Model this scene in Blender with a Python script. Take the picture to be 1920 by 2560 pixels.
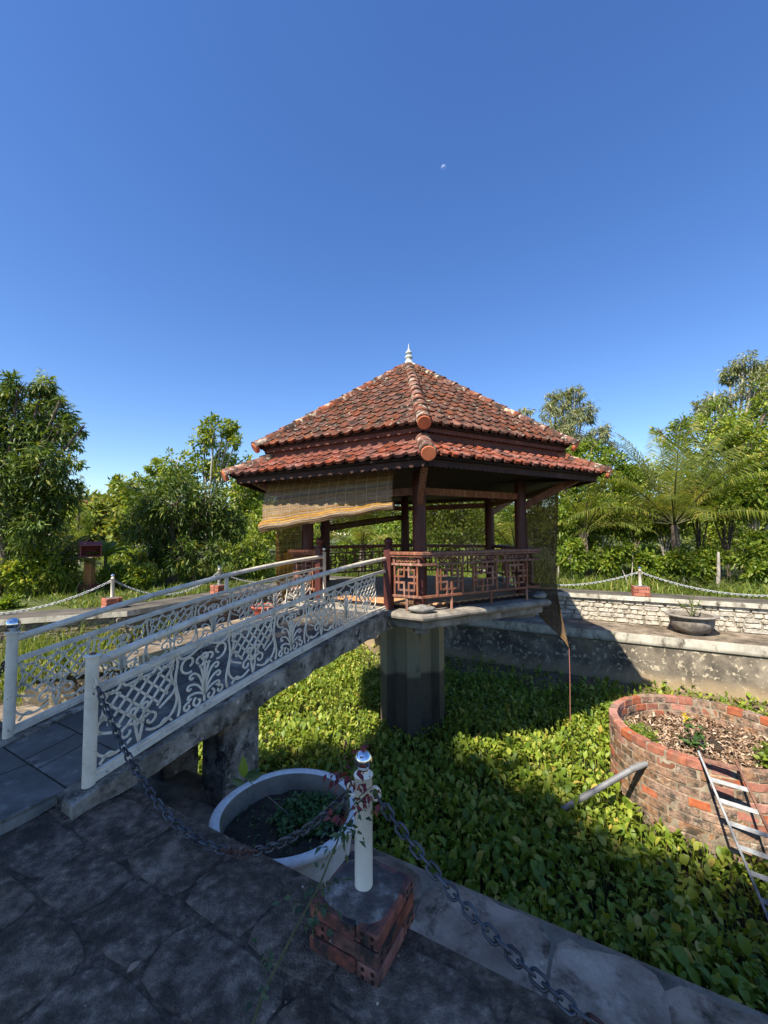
import bpy, bmesh, math, random
import numpy as np
from mathutils import Vector, Matrix

for _o in list(bpy.data.objects):
    bpy.data.objects.remove(_o)
SC = bpy.context.scene
COL = SC.collection
RND = random.Random(7)
RNG = np.random.default_rng(11)

# ------------------------------------------------------------------ camera
F_PX, PITCH, ROLL, CAM_H = 1034.6, 0.0531, -0.0061, 1.5
cam_d = bpy.data.cameras.new('camera')
cam = bpy.data.objects.new('camera', cam_d)
COL.objects.link(cam)
cam_d.sensor_fit = 'HORIZONTAL'
cam_d.sensor_width = 36.0
cam_d.lens = F_PX / 1920 * 36
cam_d.clip_start = 0.05
cam_d.clip_end = 9000
cam.matrix_world = Matrix.Translation((0, 0, CAM_H)) @ Matrix.Rotation(math.pi / 2 + PITCH, 4, 'X') @ Matrix.Rotation(ROLL, 4, 'Z')
SC.camera = cam

# ------------------------------------------------------------------ sky, sun, exposure
SUN_TRAVEL = Vector((2.20, 2.75, -4.17)).normalized()
world = bpy.data.worlds.new('World')
SC.world = world
world.use_nodes = True
wn = world.node_tree
wn.nodes.clear()
sky = wn.nodes.new('ShaderNodeTexSky')
sky.sky_type = 'NISHITA'
sky.sun_disc = False
sky.sun_elevation = math.asin(-SUN_TRAVEL.z)
sky.sun_rotation = math.atan2(-SUN_TRAVEL.x, -SUN_TRAVEL.y) % (2 * math.pi)
sky.altitude = 300
sky.air_density = 1.15
sky.dust_density = 0.25
sky.ozone_density = 4.0
bg = wn.nodes.new('ShaderNodeBackground')
bg.inputs['Strength'].default_value = 0.10
wo = wn.nodes.new('ShaderNodeOutputWorld')
hsv = wn.nodes.new('ShaderNodeHueSaturation')
hsv.inputs['Saturation'].default_value = 1.2
hsv.inputs['Hue'].default_value = 0.511
hsv.inputs['Value'].default_value = 1.08
wn.links.new(sky.outputs[0], hsv.inputs['Color'])
wn.links.new(hsv.outputs[0], bg.inputs[0])
wn.links.new(bg.outputs[0], wo.inputs[0])

sun_d = bpy.data.lights.new('sun', 'SUN')
sun_d.energy = 5.0
sun_d.angle = math.radians(0.55)
sun_d.color = (1.0, 0.93, 0.80)
sun = bpy.data.objects.new('sun', sun_d)
sun.rotation_euler = SUN_TRAVEL.to_track_quat('-Z', 'Y').to_euler()
sun.location = (-8, -10, 18)
COL.objects.link(sun)

SC.view_settings.view_transform = 'Standard'
SC.view_settings.look = 'None'
SC.view_settings.gamma = 1
SC.view_settings.exposure = 0.97
SC.view_settings.use_curve_mapping = False

# ------------------------------------------------------------------ pixel helpers (direction only)
def ray(x, y):
    X, Y = x - 960, y - 1280
    c, s = math.cos(ROLL), math.sin(ROLL)
    a, b = (c * X + s * Y) / F_PX, (-s * X + c * Y) / F_PX
    return Vector((a, math.cos(PITCH) + b * math.sin(PITCH), math.sin(PITCH) - b * math.cos(PITCH)))
def onz(x, y, z):
    d = ray(x, y)
    return Vector((0, 0, CAM_H)) + d * ((z - CAM_H) / d.z)
def aty(x, y, Y):
    d = ray(x, y)
    return Vector((0, 0, CAM_H)) + d * (Y / d.y)
def onplane(x, y, q, n):
    d = ray(x, y); o = Vector((0, 0, CAM_H))
    return o + d * ((Vector(q) - o).dot(n) / d.dot(n))

# pond frame: u along the kerb, v across the pond
EU, EV = (0.873, -0.487), (0.487, 0.873)
def W(u, v, z=0.0):
    return Vector((u * EU[0] + v * EV[0], u * EU[1] + v * EV[1], z))
def UV(p):
    return p[0] * EU[0] + p[1] * EU[1], p[0] * EV[0] + p[1] * EV[1]

# ------------------------------------------------------------------ mesh helpers
class MB:
    def __init__(s):
        s.v, s.f = [], []
    def add(s, vs, fs):
        o = len(s.v)
        s.v.extend([tuple(p) for p in vs])
        s.f.extend([tuple(i + o for i in f) for f in fs])
        return s
    def box(s, c, ax, ay, az):
        c, ax, ay, az = Vector(c), Vector(ax), Vector(ay), Vector(az)
        vs = [c + ax * i + ay * j + az * k for k in (-1, 1) for j in (-1, 1) for i in (-1, 1)]
        return s.add(vs, [(0, 2, 3, 1), (4, 5, 7, 6), (0, 1, 5, 4), (2, 6, 7, 3), (0, 4, 6, 2), (1, 3, 7, 5)])
    def bar(s, a, b, w, h, up=(0, 0, 1)):
        a, b = Vector(a), Vector(b)
        d = b - a
        side = d.cross(Vector(up))
        if side.length < 1e-6:
            side = Vector((1, 0, 0))
        side.normalize()
        u2 = side.cross(d).normalized()
        return s.box((a + b) / 2, d / 2, side * w / 2, u2 * h / 2)
    def tube(s, pts, r, seg=8, cap=True):
        pts = [Vector(p) for p in pts]
        n = len(pts)
        rs = r if isinstance(r, (list, tuple)) else [r] * n
        vs = []
        ref = None
        for i, p in enumerate(pts):
            d = (pts[min(i + 1, n - 1)] - pts[max(i - 1, 0)]).normalized()
            if ref is None:
                ref = Vector((0, 0, 1)) if abs(d.z) < 0.9 else Vector((1, 0, 0))
            a = d.cross(ref).normalized()
            b = a.cross(d).normalized()
            ref = b
            for k in range(seg):
                t = 2 * math.pi * k / seg
                vs.append(p + (a * math.cos(t) + b * math.sin(t)) * rs[i])
        fs = [(i * seg + k, i * seg + (k + 1) % seg, (i + 1) * seg + (k + 1) % seg, (i + 1) * seg + k) for i in range(n - 1) for k in range(seg)]
        s.add(vs, fs)
        if cap:
            s.add(vs[:seg], [tuple(range(seg - 1, -1, -1))])
            s.add(vs[-seg:], [tuple(range(seg))])
        return s
    def lathe(s, prof, seg=24, c=(0, 0, 0), wob=0.0):
        vs, fs = [], []
        for (r, z) in prof:
            for k in range(seg):
                t = 2 * math.pi * k / seg
                rr = r * (1 + wob * math.sin(3 * t + z * 9) + wob * .6 * math.sin(7 * t - z * 17))
                vs.append((c[0] + rr * math.cos(t), c[1] + rr * math.sin(t), c[2] + z))
        for i in range(len(prof) - 1):
            for k in range(seg):
                fs.append((i * seg + k, i * seg + (k + 1) % seg, (i + 1) * seg + (k + 1) % seg, (i + 1) * seg + k))
        s.add(vs, fs)
        s.add(vs[:seg], [tuple(range(seg - 1, -1, -1))])
        s.add(vs[-seg:], [tuple(range(seg))])
        return s
    def prism(s, pts, z0, z1):
        n = len(pts)
        vs = [(p[0], p[1], z0) for p in pts] + [(p[0], p[1], z1) for p in pts]
        fs = [tuple(range(n - 1, -1, -1)), tuple(range(n, 2 * n))]
        fs += [(i, (i + 1) % n, n + (i + 1) % n, n + i) for i in range(n)]
        return s.add(vs, fs)
    def mesh(s, name, smooth=False):
        m = bpy.data.meshes.new(name)
        m.from_pydata(s.v, [], s.f)
        if smooth:
            m.polygons.foreach_set('use_smooth', [True] * len(m.polygons))
        m.update()
        return m
    def build(s, name, mat, parent=None, smooth=False, bevel=0):
        m = s.mesh(name, smooth)
        if bevel:
            bm = bmesh.new(); bm.from_mesh(m)
            bmesh.ops.bevel(bm, geom=bm.edges[:], offset=bevel, segments=1, affect='EDGES', clamp_overlap=True)
            bm.to_mesh(m); bm.free()
        return link(name, m, mat, parent)

def link(name, mesh, mat, parent=None, loc=None, rot=None, scale=None, mw=None):
    o = bpy.data.objects.new(name, mesh)
    COL.objects.link(o)
    if mat is not None and mesh is not None and not mesh.materials:
        mesh.materials.append(mat)
    if parent is not None:
        o.parent = parent
        o.matrix_parent_inverse = PINV.get(parent.name, Matrix())
    if mw is not None:
        o.matrix_basis = mw
    if loc is not None: o.location = loc
    if rot is not None: o.rotation_euler = rot
    if scale is not None: o.scale = scale
    return o
PINV = {}
def thing(name, label, cat, loc=(0, 0, 0), group=None):
    """Empty at the base; parts are given in world coordinates."""
    o = bpy.data.objects.new(name, None)
    COL.objects.link(o)
    o.location = loc
    o.empty_display_size = 0.2
    PINV[o.name] = Matrix.Translation(-Vector(loc))
    return tag(o, label, cat, group)
def tag(o, label, cat, group=None, kind=None):
    o['label'] = label
    o['category'] = cat
    if group: o['group'] = group
    if kind: o['kind'] = kind
    return o
def struct(o, label=None):
    o['kind'] = 'structure'
    if label: o['label'] = label
    return o

def np_obj(name, V, F, mat, parent=None, smooth=False):
    V = np.asarray(V, np.float32); F = np.asarray(F, np.int32)
    m = bpy.data.meshes.new(name)
    k = F.shape[1]
    m.vertices.add(len(V)); m.vertices.foreach_set('co', V.ravel())
    m.loops.add(F.size); m.loops.foreach_set('vertex_index', F.ravel())
    m.polygons.add(len(F))
    m.polygons.foreach_set('loop_start', np.arange(0, F.size, k, dtype=np.int32))
    if smooth:
        m.polygons.foreach_set('use_smooth', np.ones(len(F), bool))
    m.update(calc_edges=True)
    return link(name, m, mat, parent)

def unit(a):
    return a / np.maximum(np.linalg.norm(a, axis=1, keepdims=True), 1e-9)
def leaf_arrays(P, D, L, Wd, fold=0.25, rng=RNG, curl=0.15):
    """lanceolate leaves, 4 tris each: base, two shoulders, tip with a centre fold"""
    n = len(P)
    D = unit(D)
    R = rng.normal(size=(n, 3)) * 0.55 + np.array([0, 0, 1.0])
    S = unit(np.cross(D, R)); N = np.cross(S, D)
    L = np.broadcast_to(np.asarray(L, float), (n,))[:, None]; Wd = np.broadcast_to(np.asarray(Wd, float), (n,))[:, None]
    mid = P + D * L * 0.45
    v = np.stack([P, mid + S * Wd * .5 - N * Wd * fold * -0.6, mid - S * Wd * .5 + N * Wd * fold * .6, P + D * L - N * L * curl, mid - N * L * 0.02], 1)
    base = (np.arange(n) * 5)[:, None]
    f = np.stack([base + np.array([0, 4, 1]), base + np.array([0, 2, 4]), base + np.array([1, 4, 3]), base + np.array([4, 2, 3])], 1)
    return v.reshape(-1, 3), f.reshape(-1, 3)

# ------------------------------------------------------------------ materials
def new_mat(name):
    m = bpy.data.materials.new(name); m.use_nodes = True
    nt = m.node_tree; nt.nodes.clear()
    return m, nt, nt.nodes, nt.links
def ramp(N, stops):
    r = N.new('ShaderNodeValToRGB')
    e = r.color_ramp.elements
    while len(e) > 1: e.remove(e[-1])
    e[0].position, e[0].color = stops[0][0], (*stops[0][1], 1)
    for p, c in stops[1:]:
        k = e.new(p); k.color = (*c, 1)
    return r
def surf(name, stops, scale=4, detail=8, rough=0.8, bump=0.2, bump_scale=30, dist=0.02, metal=0, spec=0.3, rand=0.0, coord='Object',
         layer=None, layer2=None, stretch=None, island=False, distort=0.0):
    """procedural surface: noise ramp + optional second noise layer (stops of mask, colour, scale) + per-object brightness variation"""
    m, nt, N, L = new_mat(name)
    out = N.new('ShaderNodeOutputMaterial'); b = N.new('ShaderNodeBsdfPrincipled')
    tc = N.new('ShaderNodeTexCoord')
    if coord == 'World':
        vec = N.new('ShaderNodeNewGeometry').outputs['Position']
    else:
        vec = tc.outputs[coord]
    if stretch:
        mp = N.new('ShaderNodeMapping'); mp.inputs['Scale'].default_value = stretch
        L.new(vec, mp.inputs[0]); vec = mp.outputs[0]
    if rand or island:
        oi = N.new('ShaderNodeObjectInfo') if not island else N.new('ShaderNodeNewGeometry')
        rv = oi.outputs['Random'] if not island else oi.outputs['Random Per Island']
        ad = N.new('ShaderNodeVectorMath'); ad.operation = 'ADD'
        ml = N.new('ShaderNodeMath'); ml.operation = 'MULTIPLY'; ml.inputs[1].default_value = 37
        L.new(rv, ml.inputs[0]); L.new(vec, ad.inputs[0]); L.new(ml.outputs[0], ad.inputs[1])
        if coord != 'World': vec = ad.outputs[0]
    nz = N.new('ShaderNodeTexNoise'); nz.inputs['Scale'].default_value = scale; nz.inputs['Detail'].default_value = detail
    nz.inputs['Roughness'].default_value = 0.62; nz.inputs['Distortion'].default_value = distort
    L.new(vec, nz.inputs['Vector'])
    r = ramp(N, stops); L.new(nz.outputs['Fac'], r.inputs[0]); colr = r.outputs[0]
    for lay in (layer, layer2):
        if lay:
            lc, ls, lo, hi = lay[:4]
            n2 = N.new('ShaderNodeTexNoise'); n2.inputs['Scale'].default_value = ls; n2.inputs['Detail'].default_value = 10
            n2.inputs['Roughness'].default_value = 0.7
            L.new(vec, n2.inputs['Vector'])
            mr = N.new('ShaderNodeMapRange'); mr.inputs[1].default_value = lo; mr.inputs[2].default_value = hi
            L.new(n2.outputs['Fac'], mr.inputs[0])
            mx = N.new('ShaderNodeMix'); mx.data_type = 'RGBA'
            L.new(mr.outputs[0], mx.inputs['Factor']); L.new(colr, mx.inputs['A']); mx.inputs['B'].default_value = (*lc, 1)
            colr = mx.outputs['Result']
    if rand:
        hs = N.new('ShaderNodeHueSaturation')
        mr = N.new('ShaderNodeMapRange'); mr.inputs[3].default_value = 1 - rand; mr.inputs[4].default_value = 1 + rand
        L.new(rv, mr.inputs[0]); L.new(mr.outputs[0], hs.inputs['Value'])
        m7 = N.new('ShaderNodeMath'); m7.operation = 'MULTIPLY'; m7.inputs[1].default_value = 7.31
        fr = N.new('ShaderNodeMath'); fr.operation = 'FRACT'
        mr2 = N.new('ShaderNodeMapRange'); mr2.inputs[3].default_value = 1 - rand * 1.2; mr2.inputs[4].default_value = 1 + rand * .4
        L.new(rv, m7.inputs[0]); L.new(m7.outputs[0], fr.inputs[0]); L.new(fr.outputs[0], mr2.inputs[0]); L.new(mr2.outputs[0], hs.inputs['Saturation'])
        L.new(colr, hs.inputs['Color']); colr = hs.outputs[0]
    L.new(colr, b.inputs['Base Color'])
    b.inputs['Roughness'].default_value = rough; b.inputs['Metallic'].default_value = metal
    b.inputs['Specular IOR Level'].default_value = spec
    if bump:
        n3 = N.new('ShaderNodeTexNoise'); n3.inputs['Scale'].default_value = bump_scale; n3.inputs['Detail'].default_value = 6
        L.new(vec, n3.inputs['Vector'])
        bp = N.new('ShaderNodeBump'); bp.inputs['Strength'].default_value = bump; bp.inputs['Distance'].default_value = dist
        L.new(n3.outputs['Fac'], bp.inputs['Height']); L.new(bp.outputs[0], b.inputs['Normal'])
    L.new(b.outputs[0], out.inputs[0])
    return m
def leaf_mat(name, stops, rough=0.45, trans=0.35, tint=1.6, spec=0.35, patch=None):
    m, nt, N, L = new_mat(name)
    out = N.new('ShaderNodeOutputMaterial'); b = N.new('ShaderNodeBsdfPrincipled')
    g = N.new('ShaderNodeNewGeometry')
    r = ramp(N, stops); L.new(g.outputs['Random Per Island'], r.inputs[0]); colr = r.outputs[0]
    if patch:
        tc = N.new('ShaderNodeTexCoord'); nz = N.new('ShaderNodeTexNoise'); nz.inputs['Scale'].default_value = patch[1]
        L.new(tc.outputs['Object'], nz.inputs['Vector'])
        mr = N.new('ShaderNodeMapRange'); mr.inputs[1].default_value = patch[2]; mr.inputs[2].default_value = patch[3]; mr.inputs[4].default_value = .8
        L.new(nz.outputs['Fac'], mr.inputs[0])
        mx = N.new('ShaderNodeMix'); mx.data_type = 'RGBA'
        L.new(mr.outputs[0], mx.inputs['Factor']); L.new(colr, mx.inputs['A']); mx.inputs['B'].default_value = (*patch[0], 1)
        colr = mx.outputs['Result']
    L.new(colr, b.inputs['Base Color']); b.inputs['Roughness'].default_value = rough; b.inputs['Specular IOR Level'].default_value = spec
    t = N.new('ShaderNodeBsdfTranslucent')
    mu = N.new('ShaderNodeMix'); mu.data_type = 'RGBA'; mu.blend_type = 'MULTIPLY'; mu.inputs['Factor'].default_value = 1
    L.new(colr, mu.inputs['A']); mu.inputs['B'].default_value = (tint * 1.15, tint * 1.1, tint * 0.5, 1); L.new(mu.outputs['Result'], t.inputs[0])
    mx2 = N.new('ShaderNodeMixShader'); mx2.inputs[0].default_value = trans
    L.new(b.outputs[0], mx2.inputs[1]); L.new(t.outputs[0], mx2.inputs[2]); L.new(mx2.outputs[0], out.inputs[0])
    return m

M = {}
M['pave_stone'] = surf('pave_stone', [(.32, (0.062, 0.042, 0.027)), (.46, (0.115, 0.078, 0.052)), (.56, (0.188, 0.129, 0.086)), (.68, (0.338, 0.234, 0.158))], 20, 15, .92, 1.0, 110, .014, rand=.10, coord='World',
                       layer=((0.045, 0.031, 0.022), 3.0, .46, .60), layer2=((0.375, 0.265, 0.184), 4.2, .52, .82))
M['pave_joint'] = surf('pave_joint', [(.3, (0.056, 0.038, 0.026)), (.5, (0.125, 0.085, 0.057)), (.7, (0.300, 0.208, 0.143))], 24, 14, .95, 1.0, 90, .02, layer=((0.025, 0.017, 0.011), 4, .5, .64), layer2=((0.325, 0.224, 0.152), 12, .62, .70))
M['ledge'] = surf('ledge', [(.28, (.085, .062, .042)), (.45, (.17, .13, .09)), (.65, (.30, .24, .17))], 2.2, 12, .92, .6, 50, .012, layer=((.05, .04, .03), 3.6, .50, .66), layer2=((.36, .29, .21), 2.2, .56, .70))
M['ledge_flag'] = surf('ledge_flag', [(.28, (0.140, 0.090, 0.055)), (.45, (0.292, 0.194, 0.122)), (.65, (0.482, 0.327, 0.213))], 4, 14, .92, .9, 70, .012, rand=.12, layer=((0.089, 0.057, 0.036), 5, .52, .66), layer2=((0.608, 0.429, 0.282), 3, .55, .68))
M['coping_top'] = surf('coping_top', [(.3, (.05, .045, .038)), (.55, (.115, .10, .08)), (.8, (.2, .17, .13))], 2.0, 10, .9, .5, 30, .01, stretch=(1, 1, 1), layer=((.24, .2, .15), 1.2, .58, .75))
M['white_wash'] = surf('white_wash', [(.25, (.22, .195, .15)), (.45, (.42, .385, .31)), (.7, (.60, .56, .47))], 4, 12, .9, .5, 50, .01, layer=((.08, .068, .05), 6, .53, .66), stretch=(1, 1, .6))
M['white_stone'] = surf('white_stone', [(.25, (0.276, 0.234, 0.174)), (.5, (0.497, 0.441, 0.348)), (.75, (0.644, 0.585, 0.479))], 11, 12, .9, .9, 45, .02, rand=.16, layer=((0.120, 0.095, 0.061), 8, .52, .64), coord='World')
M['brown_stone'] = surf('brown_stone', [(.25, (.12, .085, .06)), (.5, (.22, .165, .12)), (.75, (.36, .30, .23))], 8, 10, .9, .6, 35, .015, rand=.22, layer=((.06, .05, .04), 6, .55, .7), coord='World')
M['wall_back'] = surf('wall_back', [(.3, (.12, .10, .07)), (.5, (.30, .26, .2)), (.8, (.5, .46, .38))], 7, 8, .95, .5, 50, .01)
M['mottled'] = surf('mottled', [(.30, (.05, .043, .036)), (.47, (.12, .10, .076)), (.60, (.21, .175, .13)), (.8, (.34, .29, .21))], 2.2, 12, .95, .3, 40, .008,
                    layer=((.46, .39, .28), 9, .545, .60), layer2=((.22, .17, .10), .8, .56, .75))
M['mud'] = surf('mud', [(.3, (.09, .065, .04)), (.6, (.17, .125, .075)), (.8, (.28, .21, .13))], 2, 8, .95, .4, 20, .02)
M['pondmud'] = surf('pondmud', [(.3, (.012, .013, .008)), (.7, (.03, .028, .016))], 2, 8, .9, .4, 20, .02)
M['soil'] = surf('soil', [(.3, (.022, .016, .012)), (.6, (.05, .035, .024)), (.8, (.10, .075, .05))], 14, 10, .95, .9, 50, .02)
M['grass_soil'] = surf('grass_soil', [(.25, (.035, .05, .012)), (.5, (.07, .085, .02)), (.75, (.13, .12, .045))], .9, 10, .95, .6, 25, .05)
M['slate'] = surf('slate', [(.3, (0.057, 0.051, 0.042)), (.55, (0.100, 0.088, 0.072)), (.8, (0.200, 0.171, 0.140))], 5, 10, .6, .25, 30, .006, rand=.18, layer=((0.375, 0.308, 0.240), 3.4, .57, .74))
M['slate_joint'] = surf('slate_joint', [(.3, (.12, .12, .11)), (.7, (.26, .25, .22))], 9, 6, .95, .3, 50, .005)
M['rough_concrete'] = surf('rough_concrete', [(.28, (0.072, 0.063, 0.052)), (.46, (0.189, 0.165, 0.130)), (.62, (0.362, 0.322, 0.260)), (.8, (0.522, 0.462, 0.377))], 5, 14, .95, 1.0, 30, .03, layer=((0.043, 0.038, 0.031), 7, .50, .62), layer2=((0.638, 0.574, 0.468), 16, .60, .66))
M['slab'] = surf('slab', [(.28, (.11, .095, .075)), (.5, (.24, .21, .17)), (.75, (.38, .34, .28))], 4, 10, .9, .4, 40, .01, layer=((.06, .052, .042), 5, .55, .72))
M['pier'] = surf('pier', [(.3, (0.208, 0.165, 0.095)), (.6, (0.384, 0.307, 0.182)), (.8, (0.576, 0.465, 0.297))], 1.6, 10, .92, .25, 30, .006, stretch=(1, 1, .5), layer=((0.064, 0.050, 0.030), 1.6, .52, .66))
M['paint'] = surf('paint', [(.3, (.56, .48, .36)), (.55, (.74, .655, .51)), (.75, (.80, .72, .58))], 6, 10, .55, .15, 40, .003, layer=((.09, .08, .075), 17, .63, .655), layer2=((.36, .29, .20), 5, .56, .8))
M['paint_rail'] = surf('paint_rail', [(.3, (.42, .36, .275)), (.5, (.66, .575, .45)), (.75, (.78, .69, .55))], 9, 10, .6, .25, 60, .004, layer=((.12, .12, .125), 24, .62, .67), layer2=((.30, .27, .22), 4, .6, .8))
M['pvc'] = surf('pvc', [(.3, (.68, .62, .50)), (.7, (.80, .74, .62))], 3, 6, .35, .03, 30, .002, spec=.5, layer=((.10, .08, .07), 26, .665, .68))
M['chrome'] = surf('chrome', [(.4, (.75, .75, .76)), (.7, (.85, .85, .86))], 3, 4, .06, 0, metal=1)
M['iron'] = surf('iron', [(.3, (.035, .038, .045)), (.55, (.085, .09, .10)), (.75, (.16, .16, .17))], 18, 8, .45, .35, 90, .002, metal=.55, rand=.25, layer=((.075, .035, .022), 6, .58, .72))
M['galv'] = surf('galv', [(.3, (0.105, 0.112, 0.118)), (.55, (0.174, 0.180, 0.186)), (.75, (0.248, 0.254, 0.260))], 12, 8, .55, .1, 60, .002, metal=.35, layer=((0.124, 0.062, 0.037), 5, .62, .74))
M['chain_pale'] = surf('chain_pale', [(.3, (.30, .31, .31)), (.55, (.46, .47, .47)), (.75, (.60, .60, .59))], 12, 8, .5, .1, 60, .002, metal=.3, layer=((.16, .09, .06), 3, .62, .72))
M['rust'] = surf('rust', [(.3, (.10, .045, .03)), (.6, (.22, .11, .075)), (.8, (.35, .24, .19))], 14, 8, .75, .3, 60, .003, metal=.2)
M['brick'] = surf('brick', [(.25, (.20, .062, .035)), (.5, (.36, .115, .060)), (.75, (.47, .185, .10))], 14, 10, .88, .4, 70, .006, rand=.2, layer=((.13, .10, .07), 5, .52, .70), layer2=((.48, .40, .29), 9, .64, .74), coord='World')
M['brick_weathered'] = surf('brick_weathered', [(.25, (.16, .085, .048)), (.5, (.30, .165, .095)), (.75, (.43, .27, .165))], 14, 14, .95, .9, 60, .010, rand=.2, layer=((.075, .060, .042), 9, .47, .60), layer2=((.44, .36, .25), 12, .56, .66), coord='World')
M['brick_old'] = surf('brick_old', [(.25, (.095, .032, .022)), (.5, (.20, .065, .040)), (.75, (.33, .12, .075))], 12, 10, .9, .5, 60, .006, rand=.2, layer=((.028, .024, .022), 7, .46, .60))
M['brick_new'] = surf('brick_new', [(.25, (.28, .075, .042)), (.6, (.42, .13, .07)), (.8, (.52, .2, .12))], 16, 8, .85, .3, 70, .004, rand=.12, layer=((.06, .045, .04), 10, .60, .74))
M['mortar'] = surf('mortar', [(.25, (.10, .075, .05)), (.5, (.20, .16, .11)), (.75, (.36, .30, .22))], 10, 10, .95, .6, 60, .01)
M['mortar_dark'] = surf('mortar_dark', [(.25, (0.036, 0.030, 0.027)), (.5, (0.111, 0.092, 0.079)), (.7, (0.390, 0.328, 0.278))], 12, 12, .95, .9, 70, .012)
M['tile'] = surf('tile', [(.25, (0.083, 0.025, 0.013)), (.5, (0.171, 0.051, 0.023)), (.75, (0.250, 0.087, 0.042))], 9, 12, .92, .5, 60, .008, rand=.17, layer=((0.028, 0.018, 0.012), 7, .42, .58), layer2=((0.416, 0.317, 0.219), 14, .58, .65), coord='World')
M['tile_low'] = surf('tile_low', [(.25, (0.118, 0.027, 0.014)), (.5, (0.227, 0.057, 0.029)), (.75, (0.314, 0.098, 0.050))], 9, 10, .85, .3, 60, .006, rand=.17, layer=((0.039, 0.020, 0.013), 7, .46, .62), layer2=((0.454, 0.324, 0.228), 15, .60, .67), coord='World')
M['ridge'] = surf('ridge', [(.25, (0.109, 0.035, 0.019)), (.5, (0.208, 0.066, 0.035)), (.75, (0.299, 0.121, 0.066))], 8, 12, .92, .5, 50, .010, rand=.17, layer=((0.034, 0.023, 0.017), 6, .42, .58), layer2=((0.453, 0.365, 0.271), 10, .53, .62), coord='World')
M['terracotta'] = surf('terracotta', [(.3, (0.437, 0.115, 0.050)), (.7, (0.572, 0.174, 0.080))], 12, 8, .8, .15, 60, .003)
M['wood'] = surf('wood', [(.25, (0.107, 0.034, 0.019)), (.5, (0.206, 0.074, 0.041)), (.8, (0.402, 0.179, 0.097))], 5, 10, .55, .25, 40, .004, stretch=(6, 6, .8), rand=.18, layer=((0.537, 0.273, 0.148), 6, .53, .72))
M['wood_col'] = surf('wood_col', [(.25, (.050, .014, .011)), (.6, (.095, .026, .020)), (.8, (.15, .05, .037))], 6, 8, .45, .15, 40, .003, stretch=(6, 6, .6))
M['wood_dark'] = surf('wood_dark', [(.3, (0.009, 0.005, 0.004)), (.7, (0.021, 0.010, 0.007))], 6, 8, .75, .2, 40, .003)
M['fascia'] = surf('fascia', [(.3, (.085, .028, .020)), (.6, (.14, .05, .035)), (.8, (.24, .115, .08))], 5, 8, .7, .2, 40, .003, layer=((.06, .03, .025), 6, .55, .7))
M['wood_fascia'] = surf('wood_fascia', [(.3, (.030, .014, .011)), (.6, (.060, .027, .021)), (.8, (.15, .08, .06))], 5, 8, .75, .2, 40, .003)
M['plank'] = surf('plank', [(.25, (.30, .14, .055)), (.5, (.44, .23, .10)), (.8, (.56, .33, .17))], 5, 10, .55, .2, 40, .003, stretch=(1, 8, 8), rand=.15)
M['bamboo'] = surf('bamboo', [(.25, (0.132, 0.063, 0.014)), (.5, (0.249, 0.129, 0.028)), (.75, (0.358, 0.212, 0.058))], 9, 8, .6, .2, 60, .003, island=True, stretch=(1, 1, 1), rand=.4)
M['bamboo_mid'] = leaf_mat('bamboo_mid', [(0, (.17, .11, .045)), (.5, (.29, .20, .09)), (1, (.40, .29, .15))], .7, .45, 1.3, .2)
M['bamboo_dark'] = surf('bamboo_dark', [(.25, (.09, .05, .022)), (.5, (.16, .095, .042)), (.75, (.25, .16, .075))], 9, 8, .7, .2, 60, .003, island=True, rand=.25)
M['string'] = surf('string', [(.3, (.34, .27, .17)), (.7, (.48, .40, .28))], 9, 4, .9, 0)
M['red_cord'] = surf('red_cord', [(.3, (.28, .10, .07)), (.7, (.40, .17, .12))], 30, 4, .9, 0)
M['stone_grey'] = surf('stone_grey', [(.25, (.09, .085, .075)), (.5, (.21, .195, .17)), (.75, (.36, .34, .30))], 9, 10, .9, .4, 40, .01)
M['finial'] = surf('finial', [(.3, (.33, .35, .33)), (.6, (.50, .52, .49)), (.8, (.62, .63, .58))], 16, 8, .6, .2, 60, .004, layer=((.16, .16, .13), 9, .56, .72))
M['pot_white'] = surf('pot_white', [(.3, (.50, .475, .43)), (.6, (.64, .61, .56)), (.8, (.74, .71, .65))], 20, 6, .75, .55, 75, .006, layer=((.30, .29, .26), 5, .62, .78))
M['pot_in'] = surf('pot_in', [(.3, (.12, .10, .075)), (.7, (.25, .215, .165))], 6, 8, .95, .4, 40, .006)
M['pot_grey'] = surf('pot_grey', [(.25, (.12, .10, .08)), (.5, (.26, .225, .185)), (.75, (.42, .38, .32))], 4, 10, .85, .35, 40, .006, layer=((.07, .055, .045), 3, .52, .70))
M['pot_red'] = surf('pot_red', [(.3, (.36, .07, .045)), (.7, (.48, .13, .085))], 8, 8, .8, .2, 40, .004, layer=((.16, .07, .05), 5, .55, .7))
M['red_paint'] = surf('red_paint', [(.3, (.26, .065, .055)), (.7, (.36, .105, .09))], 8, 8, .7, .2, 40, .003)
M['orange_paint'] = surf('orange_paint', [(.3, (.50, .20, .07)), (.7, (.64, .30, .12))], 6, 8, .8, .2, 40, .003)
M['pvc_grey'] = surf('pvc_grey', [(.3, (.13, .13, .13)), (.6, (.22, .22, .22)), (.8, (.33, .33, .32))], 7, 8, .5, .1, 60, .002, layer=((.12, .10, .07), 9, .6, .75))
M['bark'] = surf('bark', [(.25, (.055, .042, .032)), (.5, (.13, .10, .075)), (.75, (.25, .20, .155))], 7, 10, .95, .8, 30, .02, stretch=(2, 2, .6))
M['bark_pale'] = surf('bark_pale', [(.25, (.20, .17, .14)), (.5, (.38, .34, .29)), (.75, (.52, .48, .42))], 6, 10, .9, .5, 30, .015, stretch=(2, 2, .6))
M['stem'] = surf('stem', [(.3, (.055, .060, .024)), (.7, (.11, .11, .045))], 30, 4, .8, .1)
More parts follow.
